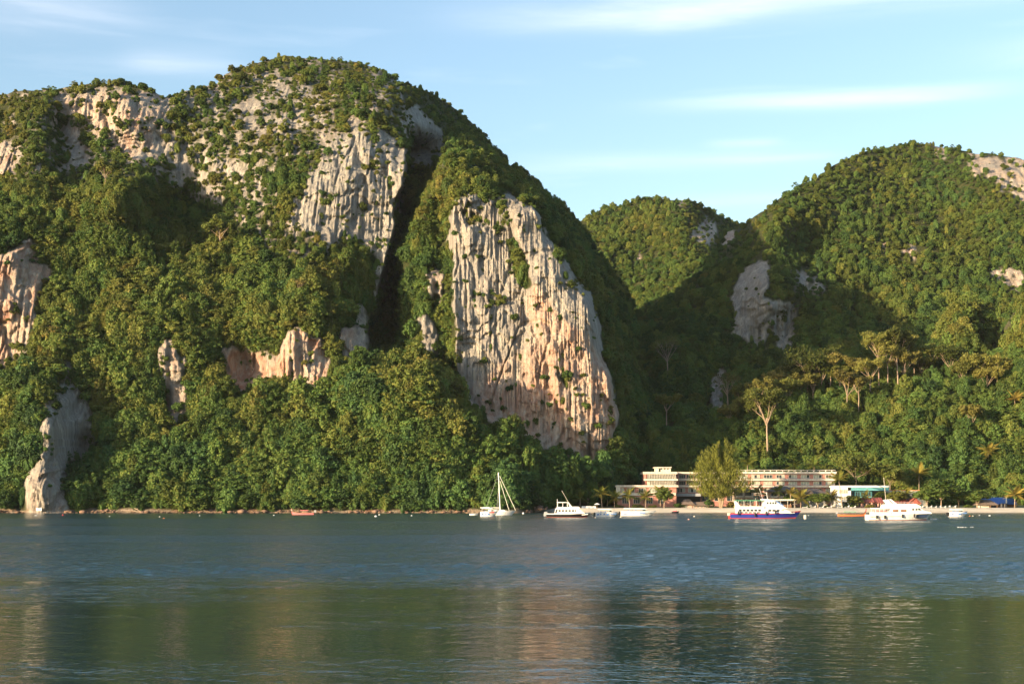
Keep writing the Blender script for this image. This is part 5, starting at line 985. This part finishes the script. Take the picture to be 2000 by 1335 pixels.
for x in (1497.5, 1505.5, 1513.5): f.win(x, x + 6.2, 994.4, 998, 3.5, GLASSD, .8)
f.win(1523.5, 1529, 994.2, 996.6, 3.5, PINKL); 
for x in (1495.5, 1501, 1506.2, 1511): f.win(x, x + 3.4, 979.8, 983.6, 3.0, GLASSD)
f.rail(1528, 1556, 999, 5.5, 2.2, 6); f.pole('mast', [(1499, 974), (1497, 961)], .06, WHITE); f.pole('antenna', [(1490, 975), (1483, 953)], .035, WHITE)
for x, y in ((1439.5, 1001), (1472, 1004), (1493.5, 1001.5), (1511.5, 999.5)): f.fender(x, y, 4.2, .2, 1.0)
f.blk('life_raft', [(1421.5, 1006), (1421.5, 1001), (1426, 1001), (1426, 1006)], 2.0, CREAM); f.blk('name_plate', [(1540, 1002.4), (1540, 1000.8), (1550, 1000), (1550, 1001.6)], 2.72, WHITE)

# white motor yacht
f = Boat('motor_yacht', 1692, 1826, 1015, 'large white motor yacht with tall antenna and dark bow', 'yacht')
f.hull(1693, 1821, [(1692, 1004.5), (1745, 1004), (1790, 1001.5), (1821, 998.5)], 4.6, [.18, .62, 1.0], [COPPER, WHITE, WHITE], .10, draft=.8)
f.blk('bow_panel', [(1784, 1011), (1786, 1004.2), (1808, 1002.6), (1806, 1009)], 3.6, NAVY); f.blk('hull_stripe', [(1694, 1008.4), (1694, 1007.2), (1760, 1006.6), (1760, 1007.8)], 4.66, GREY)
f.blk('cabin', [(1735, 1004.5), (1735, 991.2), (1793, 991.2), (1799, 996), (1814, 999.5), (1816, 1002)], 3.8, WHITE); f.blk('upper_deck', [(1723, 991.2), (1726, 985), (1736, 983.2), (1784, 983.2), (1793, 987), (1794, 991.2)], 4.0, WHITE); f.blk('aft_roof', [(1704, 993), (1704, 991.4), (1736, 991.4), (1736, 993)], 4.0, WHITE); f.blk('aft_bulwark', [(1703, 1004.4), (1703, 999.4), (1736, 999.4), (1736, 1004.4)], 4.1, WHITE)
f.blk('radar_arch', [(1733, 984), (1726.5, 976), (1731, 974.8), (1741, 984)], 2.6, WHITE); f.blk('radar_arch', [(1743, 984), (1735, 974.6), (1738, 974.2), (1750, 984)], 2.4, WHITE); f.pole('antenna', [(1730, 975), (1726, 932)], .05, CREAM); f.pole('antenna', [(1740, 975), (1752, 983)], .04, WHITE)
for x in (1739.5, 1755): f.win(x, x + 11, 994.4, 999, 3.8, WOOD)
for x in (1777, 1783.5): f.win(x, x + 4, 992.4, 996, 3.8, GLASSD)
f.blk('windscreen', [(1788.5, 992), (1791.5, 992), (1796.5, 995.8), (1789, 995.8)], 3.84, GLASSD)
for x in (1706, 1714, 1722, 1730): f.pole('deck_post', [(x, 999.4), (x, 993)], .05, WHITE, -1.95); f.pole('deck_post', [(x, 999.4), (x, 993)], .05, WHITE, 1.95)
for x in (1710, 1718, 1727): f.blk('deck_seat', [(x, 999.4), (x, 997.2), (x + 4, 997.2), (x + 4, 999.4)], 2.6, PINKC)
f.rail(1796, 1820, 1000, 4.6, 2.4, 6); f.rail(1738, 1780, 983.2, 3, 3.4, 6)
for x, y in ((1707.5, 1009), (1723, 1009), (1757.5, 1007), (1780.5, 1006)): f.fender(x, y, 4.6, .2, .9)
f.pole('anchor_chain', [(1814, 1001), (1822, 1014)], .04, GREY)

# black-hulled boat
f = Boat('dive_boat', 1062, 1153, 1009.5, 'black-hulled white dive boat with open flybridge and slanting antenna', 'boat')
f.hull(1067, 1154, [(1062, 1002), (1110, 1002.2), (1140, 1000.8), (1154, 999)], 3.6, [.22, .80, 1.0], [COPPER, BLACK, WHITE], .10, draft=.6)
f.blk('cabin', [(1083, 1002.4), (1085, 992.4), (1128, 992.4), (1136, 997), (1142, 1002)], 2.9, WHITE); f.blk('flybridge', [(1086, 992.4), (1088, 989.5), (1110, 989.5), (1112, 988.6), (1130, 988.6), (1133, 992.4)], 2.7, WHITE); f.blk('flybridge_roof', [(1088, 981.2), (1088, 979.4), (1110, 979.8), (1111, 981.2)], 2.6, WHITE)
for x in (1089, 1099, 1108): f.pole('roof_post', [(x, 989.6), (x, 981)], .06, WHITE, -1.1); f.pole('roof_post', [(x, 989.6), (x, 981)], .06, WHITE, 1.1)
for x in (1092, 1099, 1105): f.blk('bridge_seat', [(x, 989.6), (x, 986.8), (x + 3.4, 986.8), (x + 3.4, 989.6)], 1.8, BLACK)
f.blk('bridge_screen', [(1109, 981), (1111, 981), (1117, 989), (1113, 989)], 2.5, WHITE)
for x in (1090.5, 1097, 1103.5, 1110, 1116.5, 1122.5): f.win(x, x + (4.4 if x < 1120 else 2), 995, 998.4, 2.9, GLASSD)
f.blk('aft_opening', [(1083.8, 1001.5), (1086, 994), (1089, 994), (1086.5, 1001.5)], 2.94, BLACK); f.pole('mast', [(1088.5, 992), (1088.5, 974)], .06); f.pole('antenna', [(1110, 980), (1097, 957)], .05, CREAM)
for x in (1062.5, 1066): f.blk('outboard_motor', [(x - 1, 1007), (x, 999), (x + 3, 998.6), (x + 3.6, 1002), (x + 2, 1008)], .5, GREY, None, -.5 if x < 1064 else .6)
f.rail(1128, 1150, 1001, 3.6, 1.8, 5); f.blk('name_plate', [(1136, 1005.6), (1136, 1004), (1148, 1002.6), (1148, 1004.2)], 2.5, WHITE); f.pole('anchor_chain', [(1152, 1001), (1158, 1009)], .03, GREY)

# speedboats
def speedboat(x0, x1, ywl, ytop, label, marks, canopy=True, beam=2.3):
    f = Boat('speedboat', x0, x1, ywl, label, 'speedboat'); L = x1 - x0
    f.hull(x0, x1, [(x0, ywl - 9.4), (x0 + L * .5, ywl - 9.8), (x1, ywl - 10.8)], beam, [.14, 1.0], [GREY, WHITE], .22, draft=.4, fine=.35)
    if canopy:
        f.blk('canopy', [(x0 + L * .08, ytop + 1.8), (x0 + L * .10, ytop), (x0 + L * .62, ytop + .3), (x0 + L * .74, ytop + 2.2)], beam * .86, WHITE)
        for k in (.12, .34, .56): f.pole('canopy_post', [(x0 + L * k, ywl - 9), (x0 + L * k, ytop + 1.6)], .03, GREY, -beam * .4); f.pole('canopy_post', [(x0 + L * k, ywl - 9), (x0 + L * k, ytop + 1.6)], .03, GREY, beam * .4)
        f.blk('windscreen', [(x0 + L * .60, ywl - 9.6), (x0 + L * .63, ytop + 3), (x0 + L * .66, ytop + 3), (x0 + L * .72, ywl - 9.8)], beam * .7, GLASSD)
        for k in (.2, .4): f.blk('bench', [(x0 + L * k, ywl - 9), (x0 + L * k, ywl - 11), (x0 + L * k + 3, ywl - 11), (x0 + L * k + 3, ywl - 9)], beam * .6, LBLUE)
    for a, c, h0, h1, mt_ in marks: f.blk('hull_mark', [(x0 + L * a, ywl - h0), (x0 + L * c, ywl - h0 - .4), (x0 + L * c, ywl - h1 - .4), (x0 + L * a, ywl - h1)], beam * .965, mt_)
    for y in (-.45, .45): f.blk('outboard_motor', [(x0 - 3.2, ywl - 1), (x0 - 3.4, ywl - 8.5), (x0 - .6, ywl - 9), (x0 - .2, ywl - 6), (x0 - 1.4, ywl - 1)], .42, BLACK, None, y)
    return f
speedboat(938, 973, 1008, 991, 'white speedboat with red and blue hull marks before the sailing yacht', ((.10, .16, 3, 6.5, LBLUE), (.28, .34, 3, 6.5, LBLUE), (.42, .52, 2.5, 6, LBLUE), (.50, .78, 7, 9, RED), (.62, .92, 5, 6, GREY)))
speedboat(1163, 1208, 1009, 993, 'white speedboat with blue marks right of the black-hulled boat', ((.06, .14, 3.4, 6, LBLUE), (.20, .24, 4, 7, LBLUE), (.34, .40, 4, 7, LBLUE), (.46, .56, 3.4, 6.4, LBLUE), (.64, .90, 5, 6.2, LBLUE)))
speedboat(1212, 1283, 1007, 991.5, 'long white speedboat with blue stripes drawn up by the sand', ((.06, .18, 3.4, 5.2, LBLUE), (.32, .36, 4, 5.6, LBLUE), (.50, .66, 4, 6, LBLUE), (.72, .9, 6, 7, GREY)), True, 2.6)
speedboat(1853, 1890, 1008.5, 993.5, 'white speedboat with blue marks and dark bow right of the yacht', ((.06, .20, 3.4, 5.4, LBLUE), (.26, .36, 5, 6, LBLUE), (.44, .58, 3.4, 6.4, LBLUE), (.62, .9, 6, 7.4, LBLUE)))

# sailing yacht
f = Boat('sailing_yacht', 955, 1008, 1005.5, 'white sailing yacht with tall bare mast and furled sails', 'sailboat')
f.hull(946, 1008, [(946, 998), (975, 997.8), (1008, 996.2)], 3.4, [.12, 1.0], [NAVY, WHITE], .16, draft=.5); f.blk('coachroof', [(952, 998), (954, 994.2), (972, 994), (984, 995), (990, 997.6)], 2.1, WHITE)
f.pole('mast', [(977, 998), (973.4, 922)], .16, WHITE); f.pole('boom', [(975.6, 991), (944, 990.4)], .16, SAILC); f.blk('bimini', [(938, 991.6), (938, 990), (956, 989.4), (956, 991)], 2.4, WHITE)
f.pole('bimini_post', [(941, 998), (941, 990)], .04, GREY, -1); f.pole('bimini_post', [(953, 998), (953, 990)], .04, GREY, -1)
f.pole('furled_jib', [(1007, 995.6), (976, 929)], .10, SAILC); f.pole('furled_staysail', [(994.5, 996.4), (976.4, 938)], .10, SAILC); f.pole('backstay', [(947, 998), (973.6, 924)], .025, GREY)
for y in (-1.5, 1.5): f.pole('shroud', [(975, 997.5), (973.6, 926)], .02, GREY, y); f.pole('shroud', [(970, 997.5), (974, 950)], .02, GREY, y)
for x in (984, 990, 1000): f.pole('stanchion', [(x, 996.8), (x, 994)], .03, GREY, -1.0)
f.win(960, 966, 995.2, 996.8, 2.1, GLASSD); f.win(969, 975, 995.2, 996.8, 2.1, GLASSD)
f = Boat('dinghy', 916, 934, 1005.5, 'small white dinghy trailing left of the sailing yacht', 'dinghy'); f.hull(917, 934, [(916, 1002.4), (934, 1002)], 1.4, [.3, 1.0], [WHITE, WHITE], .15, draft=.15); f.blk('outboard_motor', [(916, 1004), (916, 1000.4), (918.4, 1000.4), (918.4, 1004)], .3, BLACK); f.blk('thwart', [(923, 1002.6), (923, 1002.1), (925, 1002.1), (925, 1002.6)], 1.2, WOOD)
f = Boat('dinghy', 1818, 1831, 1014.5, 'tiny white dinghy moored off the motor yacht bow', 'dinghy'); f.hull(1818, 1831, [(1818, 1012), (1831, 1011.6)], 1.2, [.3, 1.0], [WHITE, WHITE], .15, draft=.15); f.blk('thwart', [(1823, 1012.2), (1823, 1011.8), (1825, 1011.8), (1825, 1012.2)], 1.0, WOOD)
f = Boat('jet_boat', 1312, 1327, 1001.5, 'small black and red jet boat at the edge of the sand', 'boat'); f.hull(1312, 1327, [(1312, 998.4), (1327, 997.6)], 1.3, [.4, 1.0], [BLACK, BLACK], .2, draft=.2); f.blk('seat', [(1314, 998.6), (1315, 996.6), (1321, 996.6), (1323, 998.6)], .5, PINKC); f.pole('handlebar', [(1322, 998.4), (1321, 995.4)], .05, BLACK)

# long-tail boats: slim hull, high prow with cloth, awning on posts, engine on a long shaft
def longtail(x0, x1, ywl, ybow, label, flip, hm, aw, cloth):
    f = Boat('longtail_boat', x0, x1, ywl, label, 'boat', flip); d = -1 if flip else 1; bow = x0 if flip else x1; st = x1 if flip else x0
    f.hull(x0, x1, [(bow, ybow), (bow - d * 6, ywl - 5.6), (bow - d * 18, ywl - 4.2), (st, ywl - 4.6)], 1.5, [.25, .7, 1.0], [COPPER, hm, WOOD], .04, draft=.25, fine=.3)
    f.blk('prow', [(bow - d * 3, ybow + 4), (bow - d * .6, ybow - 4), (bow + d * .6, ybow - 4), (bow, ybow + 3)], .22, WOOD); f.blk('prow_cloth', [(bow - d * 2.2, ybow + 1.6), (bow - d * 1.2, ybow - 1.6), (bow + d * .9, ybow - 1.6), (bow + d * .6, ybow + 1.6)], .34, cloth)
    a0, a1 = (x0 + (x1 - x0) * .40, x0 + (x1 - x0) * .76) if flip else (x0 + (x1 - x0) * .22, x0 + (x1 - x0) * .62)
    f.blk('awning', [(a0, ywl - 8.2), (a0, ywl - 9.2), (a1, ywl - 9.2), (a1, ywl - 8.2)], 1.4, aw)
    for x in (a0 + 1, (a0 + a1) / 2, a1 - 1): f.pole('awning_post', [(x, ywl - 4), (x, ywl - 8.3)], .03, WOOD, -.6); f.pole('awning_post', [(x, ywl - 4), (x, ywl - 8.3)], .03, WOOD, .6)
    f.blk('engine', [(st - d * 4.5, ywl - 4.5), (st - d * 4.5, ywl - 9), (st - d * 1, ywl - 9), (st - d * 1, ywl - 4.5)], .5, GREY); f.pole('propeller_shaft', [(st - d * 2, ywl - 7), (st + d * -14 * -1 if False else st - d * -14, ywl - 1)], .05, GREY)
    for k in (.3, .5, .7): x = x0 + (x1 - x0) * k; f.blk('thwart', [(x, ywl - 4.2), (x, ywl - 4.8), (x + 1.6, ywl - 4.8), (x + 1.6, ywl - 4.2)], 1.2, WOOD)
longtail(569, 613, 1004.5, 995.5, 'red long-tail boat with high prow below the left forest', True, PINKC, PINKC, PINKL); longtail(1637, 1692, 1007.5, 996, 'orange-red long-tail boat with green awning left of the motor yacht', False, ORANGE, GREENP, PINKC)

# buoys and floats
def buoy(x, y, r, mtl, label, flat=.8, name='mooring_buoy'):
    Y = Dwl(y); p = at(x, y, Y); p.z = 0; R_ = r * mpp(Y) * .75; e = thing(name, p, label, 'buoy'); MB().lathe([(0, -.4 * R_), (R_ * .7, -.3 * R_), (R_, .25 * R_), (R_ * .92, .8 * R_ * flat), (R_ * .55, 1.35 * R_ * flat), (0, 1.5 * R_ * flat)], 10).build('float', mtl, e, smooth=True); MB().tube([(0, 0, 1.4 * R_ * flat), (0, 0, 1.75 * R_ * flat)], R_ * .12, 5).build('ring', GREY, e)
for a in ((123, 1006, 2.6, RED, 'red buoy right of the pale sea rock'), (70, 1006.5, 3.6, WHITE, 'flat white float before the white board', .3), (214, 1008, 1.6, WHITE, 'tiny white buoy off the left shore, left of the driftwood'), (312, 1009, 1.7, WHITE, 'tiny white buoy left of the orange kayak-like float'), (320, 1012, 2.6, ORANGE, 'small orange float off the left shore', .5), (390, 1007, 1.6, WHITE, 'tiny white buoy between orange float and red long-tail boat'),
          (535, 1006, 2.4, WHITE, 'flat white float left of the red long-tail boat', .5), (734, 1008.5, 3.4, WHITE, 'white float between long-tail boat and dinghy', .7), (741, 1005, 2.6, WHITE, 'small white float behind the larger white float', .5), (804, 1007, 2.0, WHITE, 'small lone white buoy left of the dinghy'), (1022, 1003, 2.6, WHITE, 'round white buoy right of the sailing yacht', 1.1), (980, 1008.5, 1.6, WHITE, 'tiny white float by the sailing yacht hull', .5),
          (1163, 1010.5, 1.8, CREAM, 'tiny buoy at the black-hulled boat bow', .6), (1345, 1014.5, 2.4, PINKL, 'pale pink buoy off the beach left of the ferry'), (1356, 1008.5, 2.6, CREAM, 'cream buoy nearer the sand left of the ferry', .6), (1579, 1006.5, 1.6, WHITE, 'tiny white buoy right of the barrel buoy', .6), (1900, 1007.5, 2.0, CREAM, 'small cream buoy right of the last speedboat', .7), (1913, 1006, 1.8, WHITE, 'tiny white buoy near the sand at right', .6), (1933, 1007, 3.0, WHITE, 'flat white float off the sand at right', .5), (1212, 1010, 2.0, CREAM, 'small buoy at the stern of the long speedboat', .8), (1894, 1007.8, 2.0, ORANGE, 'small yellow-orange buoy beside the last speedboat', .7)): buoy(*a)
Y = Dwl(1012.5); p = at(1572.5, 1012.5, Y); p.z = 0; e = thing('barrel_buoy', p, 'upright cream barrel buoy off the ferry bow', 'buoy'); MB().lathe([(0, -.2), (.34, -.2), (.36, 0), (.34, .3), (.36, .32), (.34, .6), (.36, .62), (.34, .9), (.3, .95), (0, .95)], 12).build('barrel', CREAM, e); MB().tube([(0, 0, .95), (0, 0, 1.1)], .05, 5).build('ring', GREY, e)
# leaping fish stir a patch of foam
b = MB(); r = random.Random(4); p = at(1886, 1029.5, Dwl(1029.5)); p.z = .0
for k in range(34):
    x, y, s = r.uniform(-1.5, 1.5), r.uniform(-.8, .8), r.uniform(.03, .09); b.lathe([(0, -.02), (s, 0), (s * .6, s * .8), (0, s)], 6, (x, y, r.uniform(0, .06)))
tag(b.build('foam', WHITE, None, p), 'small patch of white splashing foam on the water at right', 'foam', kind='stuff')

# ------------------------------------------------------------------ thin sea haze
hz, hn, hl, hb = mat('haze'); hn.remove(hb); pv = hn.new('ShaderNodeVolumePrincipled'); pv.inputs['Color'].default_value = (.80, .87, .96, 1); pv.inputs['Density'].default_value = 0.000018; pv.inputs['Anisotropy'].default_value = 0.0; hl.new(pv.outputs[0], hn['Material Output'].inputs['Volume'])
tag(MB().box(-6100, 6100, -6100, 6100, -1.5, 300).build('haze', hz), 'thin pale morning haze over the bay', 'haze', kind='stuff')
